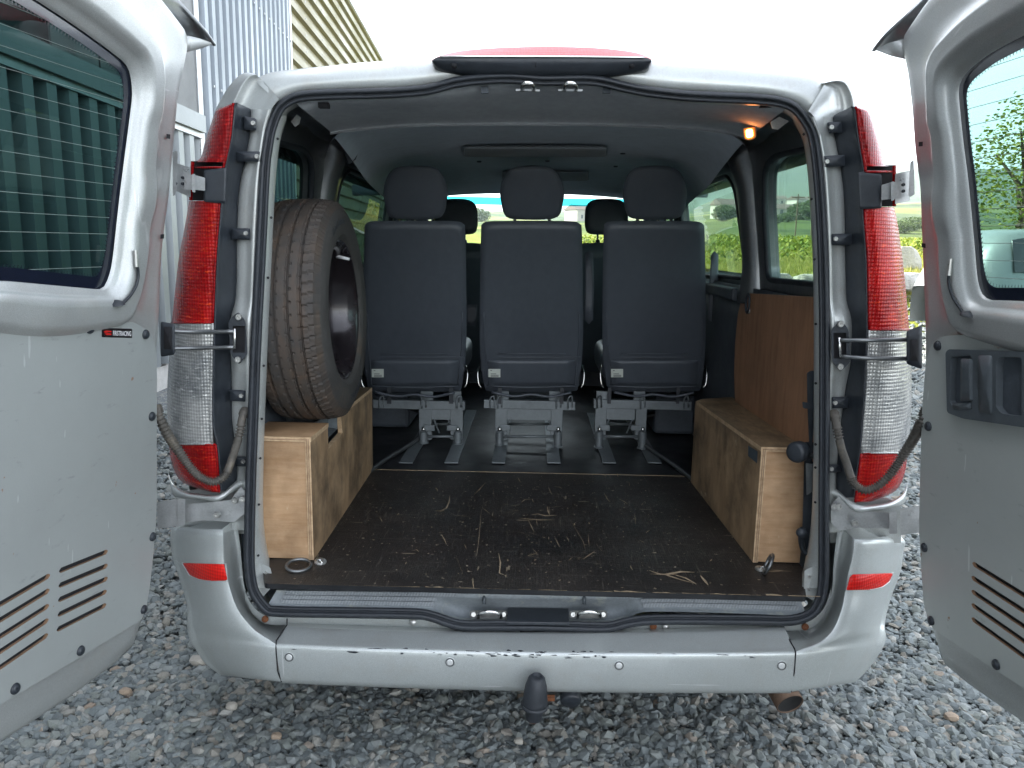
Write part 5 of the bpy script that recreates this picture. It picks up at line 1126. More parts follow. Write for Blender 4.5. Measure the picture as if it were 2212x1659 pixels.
# sticker on the left board : red swoosh and the word FIRSTRACING
sq = [dL.hit(207, 708), dL.hit(273, 710), dL.hit(273, 730), dL.hit(207, 728)]
st = plate('sticker', round_poly([tuple(p) for p in sq], .002, 2), [], lambda a, b, n: dL.P(a, b, .0134+n), .0006, ['sticker_black'], drL)
def on_sticker(fx, fy, n=.0142):
    a = sq[0].lerp(sq[1], fx); b_ = sq[3].lerp(sq[2], fx); q = a.lerp(b_, fy); return dL.P(q.x, q.y, n)
for pts in ([(.03, .42), (.12, .26), (.27, .30), (.31, .42), (.20, .44), (.10, .52)], [(.06, .62), (.16, .55), (.29, .60), (.28, .74), (.14, .76)]):
    mk('red_swoosh', [on_sticker(*p) for p in pts], [tuple(range(len(pts)))], 'sticker_red', st)
def textmesh(s, size=1.0, bold=.0):
    cu = bpy.data.curves.new('t', 'FONT'); cu.body = s; cu.size = size; cu.offset = bold; cu.extrude = 0; cu.resolution_u = 3
    o = bpy.data.objects.new('t', cu); COL.objects.link(o); dg = bpy.context.evaluated_depsgraph_get(); me = bpy.data.meshes.new_from_object(o.evaluated_get(dg))
    V = [v.co.copy() for v in me.vertices]; F = [tuple(p.vertices) for p in me.polygons]; bpy.data.objects.remove(o); bpy.data.curves.remove(cu); bpy.data.meshes.remove(me); return V, F
V, F = textmesh('FIRSTRACING', 1, .015); w_ = max(v.x for v in V); h_ = max(v.y for v in V)
mk('lettering', [on_sticker(.33+.62*v.x/w_, .78-.52*v.y/h_, .0143) for v in V], F, 'sticker_white', st)
# =================================================================== INTERIOR OF THE VAN
FZ = .57
fb = plate('floor_board', round_poly([(-.70, -.035), (.735, -.02), (.80, .2), (.80, 1.045), (-.80, 1.025), (-.80, .2)], .01, 2), [], lambda a, b, n: Vector((a, b, FZ+n)), .014, ['phenolic_floor', 'mat_black'], van)
# worn front edge and gouges through the film
rnd = random.Random(11); V = []; F = []
x = -.66
while x < .70:
    w_ = rnd.uniform(.02, .09); d_ = rnd.uniform(.001, .004)*(1.8 if x > .2 else (1.2 if x > -.3 else .5)); n = len(V); m = 6
    e = -.035+(x+.70)*.0105
    for k in range(m): V.append(Vector((x+w_*k/(m-1), e+.0005, FZ+.0012)))
    for k in reversed(range(m)): V.append(Vector((x+w_*k/(m-1), e+d_*rnd.uniform(.3, 1.6), FZ+.0012)))
    F.append(tuple(range(n, n+2*m))); x += w_+rnd.uniform(0, .02)
def gouge(P_, w_):
    n0 = len(V); P_ = [onz(u, v, FZ+.0015) for u, v in P_]; m = len(P_); A_ = []; B_ = []
    for i, p in enumerate(P_):
        t = (P_[min(i+1, m-1)]-P_[max(i-1, 0)]).normalized(); nn = Vector((-t.y, t.x, 0)); k = w_*(1 if 0 < i < m-1 else .25)*rnd.uniform(.6, 1.3); A_.append(p+nn*k); B_.append(p-nn*k)
    for i in range(m): V.append(A_[i]); V.append(B_[i])
    for i in range(m-1): F.append((n0+2*i, n0+2*i+1, n0+2*i+3, n0+2*i+2))
for P_, w_ in [([(1148, 1112), (1162, 1110), (1178, 1114), (1203, 1113)], .004), ([(1121, 1119), (1140, 1121), (1165, 1123), (1198, 1123)], .0028), ([(1182, 1094), (1184, 1104), (1187, 1112)], .003), ([(972, 1070), (970, 1085), (964, 1098), (950, 1104)], .002), ([(940, 1103), (952, 1104), (960, 1103)], .0035),
        ([(1337, 1078), (1348, 1083), (1356, 1089)], .0018), ([(1305, 1065), (1312, 1078), (1318, 1084)], .0012), ([(1197, 1051), (1208, 1052), (1214, 1055)], .003), ([(1126, 1085), (1134, 1079), (1150, 1078), (1152, 1085)], .0022), ([(1293, 1024), (1304, 1026), (1310, 1029)], .003), ([(1333, 1022), (1335, 1030)], .0035),
        ([(1402, 1232), (1425, 1240), (1438, 1241), (1470, 1235), (1500, 1236)], .0042), ([(1405, 1240), (1437, 1241), (1470, 1252), (1500, 1260)], .0035), ([(1452, 1240), (1480, 1248), (1505, 1262)], .003), ([(1513, 1243), (1522, 1254), (1530, 1264)], .0035), ([(1150, 1185), (1160, 1195), (1140, 1200), (1165, 1205)], .0012), ([(1077, 1195), (1081, 1215), (1079, 1238), (1097, 1245)], .0018), ([(1288, 1175), (1300, 1190)], .001),
        ([(1142, 1150), (1165, 1157)], .002), ([(1120, 1148), (1150, 1160)], .0012), ([(985, 1200), (1000, 1240)], .0008), ([(1040, 1100), (1035, 1160), (1030, 1200)], .0009), ([(1230, 1120), (1260, 1170), (1265, 1190)], .0009), ([(890, 1190), (900, 1187), (905, 1192)], .0015)]: gouge(P_, w_)
for k in range(90):
    cu_, cv_ = rnd.choice([(1160, 1110), (1170, 1190), (1440, 1235), (960, 1090), (1100, 1150), (1300, 1120)]); u = rnd.gauss(cu_, 130); v = rnd.gauss(cv_, 45)
    if not (1032 < v < 1262 and 700+(1262-v)*.55 < u < 1610-(1262-v)*.42): continue
    L_ = rnd.choice([3, 4, 6, 10, 18, 34])*rnd.uniform(.6, 1.3); a_ = rnd.choice([0, .1, -.15, 1.2, 1.5, -.7, rnd.uniform(-1.5, 1.5)])
    gouge([(u, v), (u+cos(a_)*L_*.5+rnd.uniform(-1, 1), v+sin(a_)*L_*.4), (u+cos(a_)*L_, v+sin(a_)*L_*.8)], rnd.uniform(.0005, .0016)*(1 if L_ > 8 else 1.6))
tag(mk('bare_wood', V, F, 'worn_wood', fb), kind='stuff')
MB().tube([Vector((-.64, 1.035, FZ+.001)), Vector((.62, 1.05, FZ+.001))], .0011, 5).build('board_joint', 'worn_wood', fb)
plate('front_floor', [(-.82, 1.03), (.82, 1.052), (.82, 3.3), (-.82, 3.3)], [], lambda a, b, n: Vector((a, b, FZ-.006+n)), .02, ['mat_black'], van)
MB().box((-.84, 3.0, .58), (.84, 3.3, .95)).build('bulkhead', 'dark_trim', van)
# side walls with window openings, leaning in towards the roof
def wx(z): return interp([(.5, .80), (1.30, .815), (1.45, .80), (1.78, .745), (1.86, .70)], z)
W1 = [(.20, 1.375), (.79, 1.365), (.775, 1.60), (.73, 1.735), (.62, 1.762), (.24, 1.745)]; W2 = [(1.06, 1.36), (2.30, 1.33), (2.28, 1.70), (2.2, 1.745), (1.22, 1.755), (1.12, 1.70)]; W3 = [(2.52, 1.32), (3.35, 1.28), (2.98, 1.66), (2.9, 1.72), (2.6, 1.73)]
for s in (-1, 1):
    hs = [round_poly(w_, .05, 4) for w_ in (W1, W2, W3)]
    plate('side_wall', [(.07, .57), (3.9, .57), (3.9, 1.15), (3.4, 1.28), (2.85, 1.83), (.1, 1.83)], [], lambda a, b, n: Vector((0, 0, 0)), 0, ['dark_trim'], van) if False else None
    # upper wall in strips so that it can bend : build as tessellated plate on a fine outline
    def wmap(a, b, n, s=s): return Vector((s*(wx(b)-n+.0), a, b))
    lo = [(.09, z) for z in (.60, .9, 1.2, 1.34)]; out = [(.14, 1.34), (.14, 1.5), (.14, 1.7), (.16, 1.81)]+[(y, 1.83) for y in (.8, 1.6, 2.4, 2.85)]+[(3.05, 1.66), (3.42, 1.26), (3.44, 1.20)]+[(y, 1.20) for y in (3.0, 2.0, 1.0, .4, .09)][0:0]+[(2.4, 1.22), (1.0, 1.30)]
    plate('window_surround', out, hs, wmap, .045, ['dark_metal'], van, auto=30)
    rows = [[Vector((s*(.80+dx), y, z)) for y, dx in ((.10, 0), (.8, 0), (1.6, 0), (3.4, 0))] for z in (.57, .9, 1.2, 1.33)]
    loft('lower_side_wall', rows, 'dark_trim', van, nu=1, nv=1, solid=.01)
    for h, nm in zip(hs, 'abc'):
        plate('side_glass', [tuple(p) for p in h], [], lambda a, b, n, s=s: Vector((s*(wx(b)+.034), a, b)), 0, ['glass_side' if s > 0 else 'glass_privacy'], van)
        P_ = [Vector((s*(wx(b)+.005), a, b)) for a, b in h]; MB().tube(P_, .011, 7, close=True).build('window_gasket', 'rubber', van, smooth=True)
    # rounded D and C pillar posts
    for y, r_, m in ((.93, .055, 'dark_metal'), (2.41, .05, 'dark_trim')):
        MB().tube(cr([Vector((s*(wx(z)-.0+(.02 if y > 2 else .012)), y+.04*(1.5-z), z)) for z in (1.28, 1.4, 1.55, 1.7, 1.84)], 3), [r_*k for k in ([1.35, 1.25, 1.15, 1.05, 1.0, 1., 1, 1, 1, 1, 1.1, 1.2, 1.35])], 14).build('pillar_post', m, van, smooth=True)
    # armature : trim ledges on the lower wall
    MB().box((s*.80-(.03 if s > 0 else -.0), 1.1, 1.27), (s*.80+(.0 if s > 0 else .03), 3.2, 1.32)).build('trim_ledge', 'dark_trim', van, bev=.008)
    # pressed upper corner of the body behind the opening
    rows = []
    for f in range(5):
        z = 1.86-.012*f; rows.append([Vector((s*(.66+.03*f+.0*k), .09+.14*k, 1.845-.03*f-.004*k)) for k in range(4)])
    rows = [[Vector((s*x, y, z+.008*sin(y*34+x*9)*(1 if k_ in (2, 4) else 0))) for y in (.15, .27, .4, .55, .7, .85, 1.0)] for k_, (x, z) in enumerate(((.52, 1.85), (.60, 1.842), (.645, 1.835), (.68, 1.845), (.715, 1.83), (.735, 1.80), (.748, 1.775)))]
    loft('corner_pressing', rows, 'dark_metal', van, nu=3, nv=3)
    MB().box((s*.74-.02, .2, 1.77), (s*.74+.02, .28, 1.80)).build('label_patch', 'dark_metal', van)
# body wall just inside the opening
for s in (-1, 1):
    rows = []
    for v in (250, 300, 400, 553, 700, 850, 1000, 1150, 1240, 1270):
        u = sealx(v, s); w_ = interp([(250, 8), (700, 9), (1100, 10), (1180, 16), (1240, 26), (1270, 32)], v)+(3 if s < 0 else 0); rows.append([at(u-s*20, v, yr(v)+.02), at(u-s*25, v, yr(v)+.026), at(u-s*(24+w_), v, yr(v)+.05), at(u-s*(24+w_), v, yr(v)+.05)+Vector((s*.03, .09, 0))])
    loft('jamb_flange', rows, 'silver_jamb', van, nu=1, nv=3)
    for v in ((290, 430, 560, 700, 828, 960, 1010, 1085) if s > 0 else (300, 470, 600, 790, 905, 990, 1090, 1200)):
        u = sealx(v, s)-s*30; a = at(u, v, yr(v)+.028); MB().lathe([(.0035, 0), (.0005, .0006)], a+Vector((0, 0, 0)), (-s*.7, -1, 0), 8).build('flange_hole', 'cavity', van)
# headliner
rl = [(640, 224), (700, 207), (800, 204), (900, 199), (985, 184), (1060, 172), (1170, 170), (1290, 172), (1372, 190), (1450, 203), (1560, 209), (1640, 214), (1702, 232)]
rb = [(712, 283), (760, 276), (850, 268), (930, 265), (1000, 264), (1060, 263), (1170, 263), (1290, 264), (1372, 267), (1450, 270), (1530, 276), (1580, 284), (1618, 296)]
loft('rear_headliner', [[at(u, v, yr(v)+.03) for u, v in rl], [at(*lerp2(a, b, .25), .115) for a, b in zip(rl, rb)], [at(*lerp2(a, b, .55), .20) for a, b in zip(rl, rb)], [at(u, v, .36) for u, v in rb], [at(u, v, .36)+Vector((0, .002, -.010)) for u, v in rb], [at(u, v, .36)+Vector((0, .012, -.002)) for u, v in rb]], 'liner_rear', van, nu=3, nv=3)
hl = []
for y in (.37, .45, .8, .95, 1.15, 1.4, 1.7, 2.2, 2.6, 2.85):
    zc = interp([(.37, 1.822), (.45, 1.842), (.8, 1.838), (1.2, 1.825), (1.7, 1.83), (2.2, 1.825), (2.6, 1.80), (2.85, 1.775)], y); wdt = .70
    kx_ = interp([(.37, .79), (2.1, 1.0)], y)
    hl.append([Vector((x*kx_, y, zc-dz*interp([(.37, .4), (1.2, .75), (2.1, 1.)], y))) for x, dz in ((-.755, .16), (-.72, .10), (-.66, .055), (-.55, .022), (-.3, .004), (0, 0), (.3, .004), (.55, .022), (.66, .055), (.72, .10), (.755, .16))])
loft('headliner', hl, 'liner', van, nu=3, nv=4)
for (u0, u1, v0, v1, y) in ((1000, 1312, 315, 334, 1.0), (1085, 1272, 369, 387, 2.2)):
    a = onz(u0, v0, 1.815); b_ = onz(u1, v0, 1.815); 
    z_ = 1.822
    A_ = [onz(u0, v1, z_), onz(u1, v1, z_), onz(u1, v0, z_), onz(u0, v0, z_)]
    puff('roof_recess', [(p.x, p.y) for p in round_poly([(q.x, q.y) for q in A_], .04)], .012, .008, lambda a, b, n: Vector((a, b, 1.812-n)), 'liner_rear', van, rings=1)
for u, v in ((870, 268), (984, 267), (1063, 266), (1228, 268), (1355, 272), (1478, 276), (1345, 334), (1035, 351), (1182, 350), (1330, 361)):
    a = onz(u, v+4, 1.81); MB().lathe([(.011, .004), (.009, -.002), (.0005, -.003)], (a.x, max(a.y, .41), 1.838 if a.y < 1 else 1.82), (0, 0, 1), 12).build('liner_clip', 'dark_trim', van, smooth=True)
plate('liner_flap', [(742, 292), (772, 300), (776, 325), (768, 345), (754, 354), (744, 330)], [], lambda a, b, n: at(a, b, .80-n), .004, ['dark_trim'], van)
for s, q in ((-1, [(795, 348), (832, 355), (825, 372), (788, 362)]), (1, [(1492, 378), (1560, 345), (1566, 358), (1497, 392)])):
    a = [at(u, v, 1.9) for u, v in q]
for s in (-1, 1):      # rail above the side windows and small windows in its trim
    MB().tube(cr([Vector((s*.735, y, z)) for y, z in ((.98, 1.785), (1.6, 1.79), (2.3, 1.775), (2.9, 1.72), (3.2, 1.45), (3.5, 1.22))], 4), .028, 10).build('roof_side_rail', 'dark_trim', van, smooth=True)
# cab : windscreen with tinted band, header, dashboard
hd = [at(u, v, 2.85) for u, v in ((760, 410), (940, 406), (1150, 405), (1350, 408), (1530, 414))]
loft('windscreen_header', [[p+Vector((0, 0, .03)) for p in hd], hd, [p+Vector((0, .01, -.030)) for p in hd], [p+Vector((0, .06, -.032)) for p in hd]], 'liner_rear', van, nu=3, nv=2)
def ws(x, f): return Vector((x*(.66+.14*f)/.66, 2.93+.75*f-.10*abs(x)**2, 1.775-.62*f))
loft('windscreen', [[ws(x, f) for x in (-.66, -.3, 0, .3, .66)] for f in (.0, .3, .6, 1)], 'glass_screen', van, nu=3, nv=2)
loft('tinted_band', [[ws(x, f)+Vector((0, -.006, 0)) for x in (-.66, -.3, 0, .3, .66)] for f in (.03, .06, .10)], 'glass_band', van, nu=3, nv=2)
loft('dashboard', [[Vector((x, y, z)) for x in (-.76, -.3, .3, .76)] for y, z in ((3.1, .7), (3.15, 1.12), (3.22, 1.20), (3.7, 1.17), (3.9, 1.1))], 'dark_trim', van, nu=3, nv=3)
for s in (-1, 1): MB().tube([Vector((s*.70, 2.92, 1.74)), Vector((s*.80, 3.6, 1.2))], .04, 8).build('windscreen_pillar', 'dark_trim', van)
loft('bonnet', [[Vector((x, y, z)) for x in (-.88, -.3, .3, .88)] for y, z in ((3.7, 1.13), (4.2, 1.02), (4.5, .85), (4.6, .45))], 'silver', van, nu=2, nv=2)
puff('cab_mirror', round_poly([(1150, 428), (1240, 428), (1240, 444), (1150, 444)], 5), .03, .006, lambda a, b, n: at(a, b, 2.88-n), 'black_plastic', van, rings=1) if False else None
MB().box(at(1205, 404, 2.84), at(1280, 411, 2.83)).build('header_label', 'sill_smooth', van)
# cab dome light at the right of the rear headliner (lit)
dl = puff('dome_light', round_poly([(1604, 277), (1632, 273), (1634, 296), (1625, 303), (1608, 302)], 5), .02, .005, lambda a, b, n: at(a, b, .25-n), 'lamp_amber', van, rings=2)
puff('lit_bulb', round_poly([(1611, 280), (1625, 278), (1627, 295), (1613, 298)], 5), .004, .002, lambda a, b, n: at(a, b, .2445-n), 'lamp_glow', dl, rings=2)
mk('torn_foil', [at(1664, 264, .2), at(1683, 252, .2), at(1704, 262, .2), at(1680, 280, .2), at(1668, 278, .2)], [(0, 1, 2, 3, 4)], 'zinc', van, solid=.001)
# small parts on the upper corner of the body at the left
mk('corner_bracket', [at(629, 263, .22), at(641, 248, .22), at(650, 254, .22), at(647, 268, .22), at(638, 274, .22)], [(0, 1, 2, 3, 4)], 'zinc', van, solid=.002)
for u in (700, 1655): MB().box(at(u-13, 232, .10), at(u+13, 224, .12)).build('liner_slot', 'cavity', van)
for u in (1047, 1310): MB().box(at(u-8, 201, .09), at(u+8, 188, .10)).build('liner_stop', 'dark_trim', van)
# =================================================================== SEATS
def seat(name, uc, label, xoff, legs, bar, rails):
    c0 = onz(uc, 958, FZ); o = thing(name, Vector((c0.x, 1.5, FZ)), label, 'seat', 'three seats of the second row'); T = o
    def yb(v): return 1.12+.40*(v-358)/487.       # the back leans towards the camera at the top
    du = uc-1148
    M = lambda a, b, n: at(a+du, b, yb(b)-n)
    out = [(1039, 500), (1042, 484), (1056, 478), (1100, 477), (1148, 476.5), (1196, 477), (1238, 478), (1253, 484), (1257, 500), (1259, 600), (1260, 700), (1258, 765), (1253, 812), (1248, 838), (1236, 845), (1148, 847), (1060, 845), (1048, 838), (1042, 812), (1037, 765), (1036, 700), (1037, 600)]
    q = [Vector((a[0], a[1])) for a in out]
    out2 = [(p.x, p.y) for p in cr([Vector((a, b, 0)) for a, b in out], 3, True)]
    puff('backrest', out2, .11, .024, M, 'leatherette', o, crown=.012, rings=8)
    # lower cover panel, seams, piping
    puff('back_pocket', round_poly([(1052, 778), (1244, 778), (1240, 832), (1056, 832)], 6), .01, .004, lambda a, b, n: M(a, b, n+.0065), 'leatherette', o, crown=.004, rings=3)
    for P_, r_ in (([(1041, 771), (1100, 772), (1195, 772), (1254, 771)], .0032), ([(1075, 764), (1222, 764)], .0022), ([(1051, 834), (1148, 837), (1243, 834)], .0035), ([(1045, 676), (1047, 740), (1052, 790), (1054, 832)], .003), ([(1251, 676), (1250, 740), (1245, 790), (1242, 832)], .003), ([(1040, 682), (1040, 760), (1045, 820)], .003), ([(1256, 682), (1256, 760), (1251, 820)], .003)):
        MB().tube(cr([M(a, b, .0135-.0105*(abs(a-1148) > 96)-.012*(abs(a-1148) > 106)) for a, b in P_], 4), r_, 6).build('piping', 'leatherette', o, smooth=True)
    tg = plate('seat_label', [(1055, 797), (1081, 797), (1081, 815), (1055, 815)], [], lambda a, b, n: M(a, b, .0125+n), .0015, ['white_tag'], o)
    for (a0, a1, b0) in ((1060, 1072, 807), (1060, 1077, 810), (1060, 1077, 812.5), (1059, 1063, 800)): mk('label_print', [M(a0, b0, .0132), M(a1, b0, .0132), M(a1, b0+1.2, .0132), M(a0, b0+1.2, .0132)], [(0, 1, 2, 3)], 'tag_ink', tg)
    # head restraint
    hr = [(1083, 440), (1080, 418), (1084, 392), (1096, 370), (1116, 360), (1149, 357.5), (1182, 360), (1202, 370), (1214, 392), (1219, 418), (1216, 440), (1211, 460), (1196, 472), (1149, 475), (1102, 472), (1088, 460)]
    h2_ = [(p.x, p.y) for p in cr([Vector((a, b, 0)) for a, b in hr], 3, True)]
    puff('head_restraint', h2_, .10, .034, lambda a, b, n: at(a+du, b, yb(b)+.01-n), 'leatherette', o, crown=.012, rings=6)
    for a in (1112, 1187): MB().tube([at(a+du, 466, 1.24), at(a+du, 484, 1.26)], .0065, 8).build('restraint_post', 'chrome', o, smooth=True)
    # seat cushion in front of the back
    cx = at(uc, 700, 1.6).x
    puff('cushion', round_poly([(cx-.235, 1.58), (cx+.235, 1.58), (cx+.235, 2.06), (cx-.235, 2.06)], .06), .14, .04, lambda a, b, n: Vector((a, b, FZ+.43+n)), 'leatherette', o, rings=2)
    # steel base
    Yf = 1.475; u0, u1 = bar
    MB().box(at(u0, 882, Yf), at(u1, 868, Yf)+Vector((0, .035, 0))).build('cross_bar', 'frame_grey', o, bev=.002)
    l0, l1 = legs
    for (a, b_) in ((l0, l0+27), (l1-27, l1)):
        MB().box(at(a, 950, Yf+.003), at(b_, 882, Yf+.003)+Vector((0, .03, 0))).build('leg', 'frame_grey', o, bev=.002)
    MB().box(at(l0+26, 906, Yf+.006), at(l1-26, 880, Yf+.006)+Vector((0, .004, 0))).build('cross_plate', 'frame_grey', o)
    for a, sgn in ((l0+10, 1), (l1-11, -1)):
        p = at(a, 957, Yf-.015); p.z = FZ+.004; t = at(a, 935, Yf-.015)
        MB().lathe([(.023, 0), (.023, .004), (.018, .006), (.0175, t.z-FZ), (.014, t.z-FZ+.003), (.0005, t.z-FZ+.003)], p, (0, 0, 1), 20).build('locking_foot', 'frame_grey', o, auto=40)
        MB().lathe([(.005, 0), (.005, .010), (.0085, .013), (.009, .018), (.006, .025), (.0005, .027)], Vector((p.x, p.y, t.z)), (0, 0, 1), 12).build('lock_pin', 'chrome', o, smooth=True)
        MB().box(at(a, 931, Yf-.008), at(a+sgn*24, 919, Yf-.008)+Vector((0, .006, 0))).build('lock_tab', 'frame_grey', o, bev=.003)
    for v, yy in ((943, Yf), (916, Yf+.18)): MB().tube([at(l0+16, v, yy), at(l1-16, v, yy)], .007, 8).build('cross_tube', 'frame_grey', o, smooth=True)
    for a in (l0+32, l1-32): MB().tube([at(a, 905, Yf+.02), at(a+(-12 if a < uc else 12), 935, Yf+.03)], .004, 6).build('brace', 'frame_grey', o)
    for a in (bar[0]+(18 if u0 < l0 - 20 else 12), bar[1]-12, l0+10, l1-10):
        MB().tube(cr([at(a-4, 882, Yf-.004), at(a-4, 862, Yf-.008), at(a+4, 856, Yf-.006), at(a+5, 880, Yf-.002)], 4), .0038, 6).build('spring_hook', 'frame_grey', o, smooth=True)
    MB().box(at(l1-30, 870, Yf+.02), at(l1-4, 846, Yf+.02)+Vector((0, .02, 0))).build('hinge_block', 'frame_grey', o); MB().box(at(l0+4, 870, Yf+.02), at(l0+30, 846, Yf+.02)+Vector((0, .02, 0))).build('hinge_block', 'frame_grey', o)
    for a in (u0+30, u1-34): MB().box(at(a, 872, Yf-.01), at(a+9, 838, Yf-.01)+Vector((0, .003, 0))).build('cover_strap', 'rubber', o)
    MB().tube(cr([at(uc-86, 847, 1.43), at(uc-40, 856, 1.44), at(uc, 852, 1.44), at(uc+40, 857, 1.44), at(uc+86, 848, 1.43)], 4), .006, 6).build('cover_hem', 'leatherette', o, smooth=True)
    for s, a in ((-1, uc-112), (1, uc+110)):
        MB().tube(cr([at(a, 790, 1.50), at(a+s*4, 805, 1.48), at(a+s*2, 828, 1.47), at(a-s*4, 838, 1.47)], 4), .0035, 6).build('release_wire', 'chrome', o, smooth=True)
    for (a0, a1, b0, b1) in rails:
        R = [onz(a0, 1000, FZ+.001), onz(a0+30, 1000, FZ+.001), onz(b0+24, b1, FZ+.001), onz(b0, b1, FZ+.001)]
        q = onz(a0, 1000, FZ); w_ = .035; yend = 2.2
        MB().box((q.x, q.y, FZ-.002), (q.x+w_*1.6, yend, FZ+.003)).build('floor_rail', 'frame_grey', o, bev=.001)
    return o
s1 = seat('passenger_seat', 896, 'left seat of the second row, partly behind the spare wheel', 0, (905, 1000), (806, 1004), [(862, 0, 0, 940), (960, 0, 0, 940)])
s2_ = seat('passenger_seat', 1148, 'middle seat of the second row with its back towards the open doors', 0, (1069, 1216), (1045, 1243), [(1062, 0, 0, 940), (1182, 0, 0, 940)])
s3 = seat('passenger_seat', 1413, 'right seat of the second row, beside the plywood side board', 0, (1284, 1398), (1282, 1494), [(1302, 0, 0, 940), (1400, 0, 0, 940)])
for o, pts, nm in ((s2_, [(1264, 548), (1272, 541), (1281, 548), (1283, 620), (1281, 690), (1272, 700), (1262, 690), (1263, 620)], 'armrest'), (s3, [(1536, 552), (1543, 542), (1552, 550), (1551, 620), (1548, 680), (1540, 698), (1530, 690), (1532, 620)], 'armrest')):
    puff(nm, pts, .07, .014, lambda a, b, n: at(a, b, 1.50-n), 'leatherette', o, rings=2)
puff('armrest', [(1003, 660), (1012, 656), (1030, 658), (1033, 690), (1026, 705), (1006, 703)], .2, .012, lambda a, b, n: at(a, b, 1.70-n), 'leatherette', s1, rings=2)
for uc, lb, w_ in ((985, 'left cab seat, its headrest showing behind the left rear headrest', 47), (1310, 'right cab seat, its headrest showing between the middle and right rear seats', 47)):
    c0 = at(uc, 600, 2.75); o = thing('cab_seat', Vector((c0.x, 2.8, FZ)), lb, 'seat', 'seats in the cab')
    hr = [(uc-w_, 470), (uc-w_+3, 445), (uc-w_+18, 432), (uc, 429), (uc+w_-18, 432), (uc+w_-3, 445), (uc+w_, 470), (uc+w_-1, 492), (uc+w_-10, 505), (uc, 507), (uc-w_+10, 505), (uc-w_+1, 492)]
    puff('head_restraint', [(p.x, p.y) for p in cr([Vector((a, b, 0)) for a, b in hr], 3, True)], .11, .03, lambda a, b, n: at(a, b, 2.62-n), 'leatherette', o, rings=3)
    for a in (-19, 19): MB().tube([at(uc+a, 500, 2.68), at(uc+a, 528, 2.68)], .006, 8).build('restraint_post', 'dark_metal', o); MB().lathe([(.016, 0), (.012, .02), (.006, .024)], at(uc+a, 526, 2.68), (0, 0, 1), 10).build('post_sleeve', 'black_plastic', o, smooth=True)
    puff('backrest', [(p.x, p.y) for p in cr([Vector((a, b, 0)) for a, b in ((uc-68, 540), (uc-60, 527), (uc, 524), (uc+60, 527), (uc+68, 540), (uc+72, 640), (uc+76, 760), (uc+66, 800), (uc-66, 800), (uc-76, 760), (uc-72, 640))], 3, True)], .13, .03, lambda a, b, n: at(a, b, 2.62+.0006*(b-524)-n), 'leatherette', o, rings=3)
    puff('cushion', round_poly([(c0.x-.25, 2.85), (c0.x+.25, 2.85), (c0.x+.25, 3.2), (c0.x-.25, 3.2)], .06), .16, .04, lambda a, b, n: Vector((a, b, FZ+.36+n)), 'leatherette', o, rings=2)
MB().box((-.14, 2.5, FZ), (.12, 3.1, FZ+.14)).build('centre_console', 'dark_trim', van, bev=.02)
for s in (-1, 1): MB().tube(cr([Vector((s*.64, .99, FZ+.004)), Vector((s*.60, 1.2, FZ+.004)), Vector((s*.52, 1.45, FZ+.02)), Vector((s*.50, 1.62, FZ+.06)), Vector((s*.56, 1.75, FZ+.09)), Vector((s*.7, 1.78, FZ+.10))], 5), .010, 8).build('belt_bar' if False else 'sill_beading', 'dark_metal', van, smooth=True)
for s in (-1, 1): MB().box((s*.70-.1, 1.75, FZ), (s*.70+.1, 2.5, FZ+.2)).build('side_bin', 'dark_trim', van, bev=.02)
# =================================================================== PLYWOOD BOXES
XL = -.613
bxl = thing('plywood_box', Vector((-.73, .5, FZ)), 'left plywood wheel arch box carrying the spare wheel, notch cut in its top', 'box')
tf = onx(668, 948, XL); tb = onx(806, 838, XL-.012); bf = onx(680, 1210, XL)
Y0 = bf.y; ZT = .905; ZTb = .905
tf = onx(668, 948, XL); ZT = tf.z; Y0 = (tf.y+bf.y)/2
Yb = tb.y; ZTb = tb.z
def lx(y): return XL-.02*(y-Y0)
n0 = onx(711, 910, XL); n1 = onx(712, 970, XL); n2 = onx(745, 935, XL); n3 = onx(741, 885, XL)
zt = lambda y: ZT+(ZTb-ZT)*(y-Y0)/(Yb-Y0)
side = [(Y0, FZ+.002), (Yb, FZ+.002), (Yb+.01, zt(Yb)-.015), (Yb-.005, zt(Yb)), (n3.y, zt(n3.y)), (n2.y, n2.z), (n1.y, n1.z), (n0.y, zt(n0.y)), (Y0, ZT)]
plate('side_panel', side, [], lambda a, b, n: Vector((lx(a)+n, a, b)), .015, ['ply_dirty_side', 'ply_edge'], bxl)
plate('front_panel', [(-.79, FZ+.004), (XL-.0155, FZ+.004), (XL-.0155, ZT-.0125), (-.79, ZT-.0125)], [], lambda a, b, n: Vector((a, Y0+.003-n, b)), .015, ['ply_light', 'ply_edge'], bxl)
for (a, b_, nm) in ((Y0-.002, n0.y, 'top_panel'), (n3.y, Yb, 'top_panel')):
    plate(nm, [(-.80 if a > Y0 else -.79, a), (lx(a)+.002, a), (lx(b_)+.002, b_), (-.80, b_)], [], lambda x, y, n: Vector((x, y, zt(y)+.002+n)), .013, ['ply_dirty' if a > Y0 else 'ply_light', 'ply_edge'], bxl)
plate('cradle', [(n0.y+.004, zt(n0.y)-.004), (n3.y-.004, zt(n3.y)-.004), (n2.y-.01, n2.z+.005), (n1.y+.012, n1.z+.012)], [], lambda a, b, n: Vector((XL-.05+n, a, b)), .004, ['frame_grey'], bxl)
V = [Vector((x, y, z)) for x in (XL-.02, -.80) for y, z in ((n0.y+.002, zt(n0.y)-.002), (n1.y+.02, n1.z+.02), (n2.y-.02, n2.z+.02), (n3.y-.002, zt(n3.y)-.002))]
mk('cradle_tray', V, [(0, 1, 5, 4), (1, 2, 6, 5), (2, 3, 7, 6)], 'frame_grey', bxl, solid=.003)
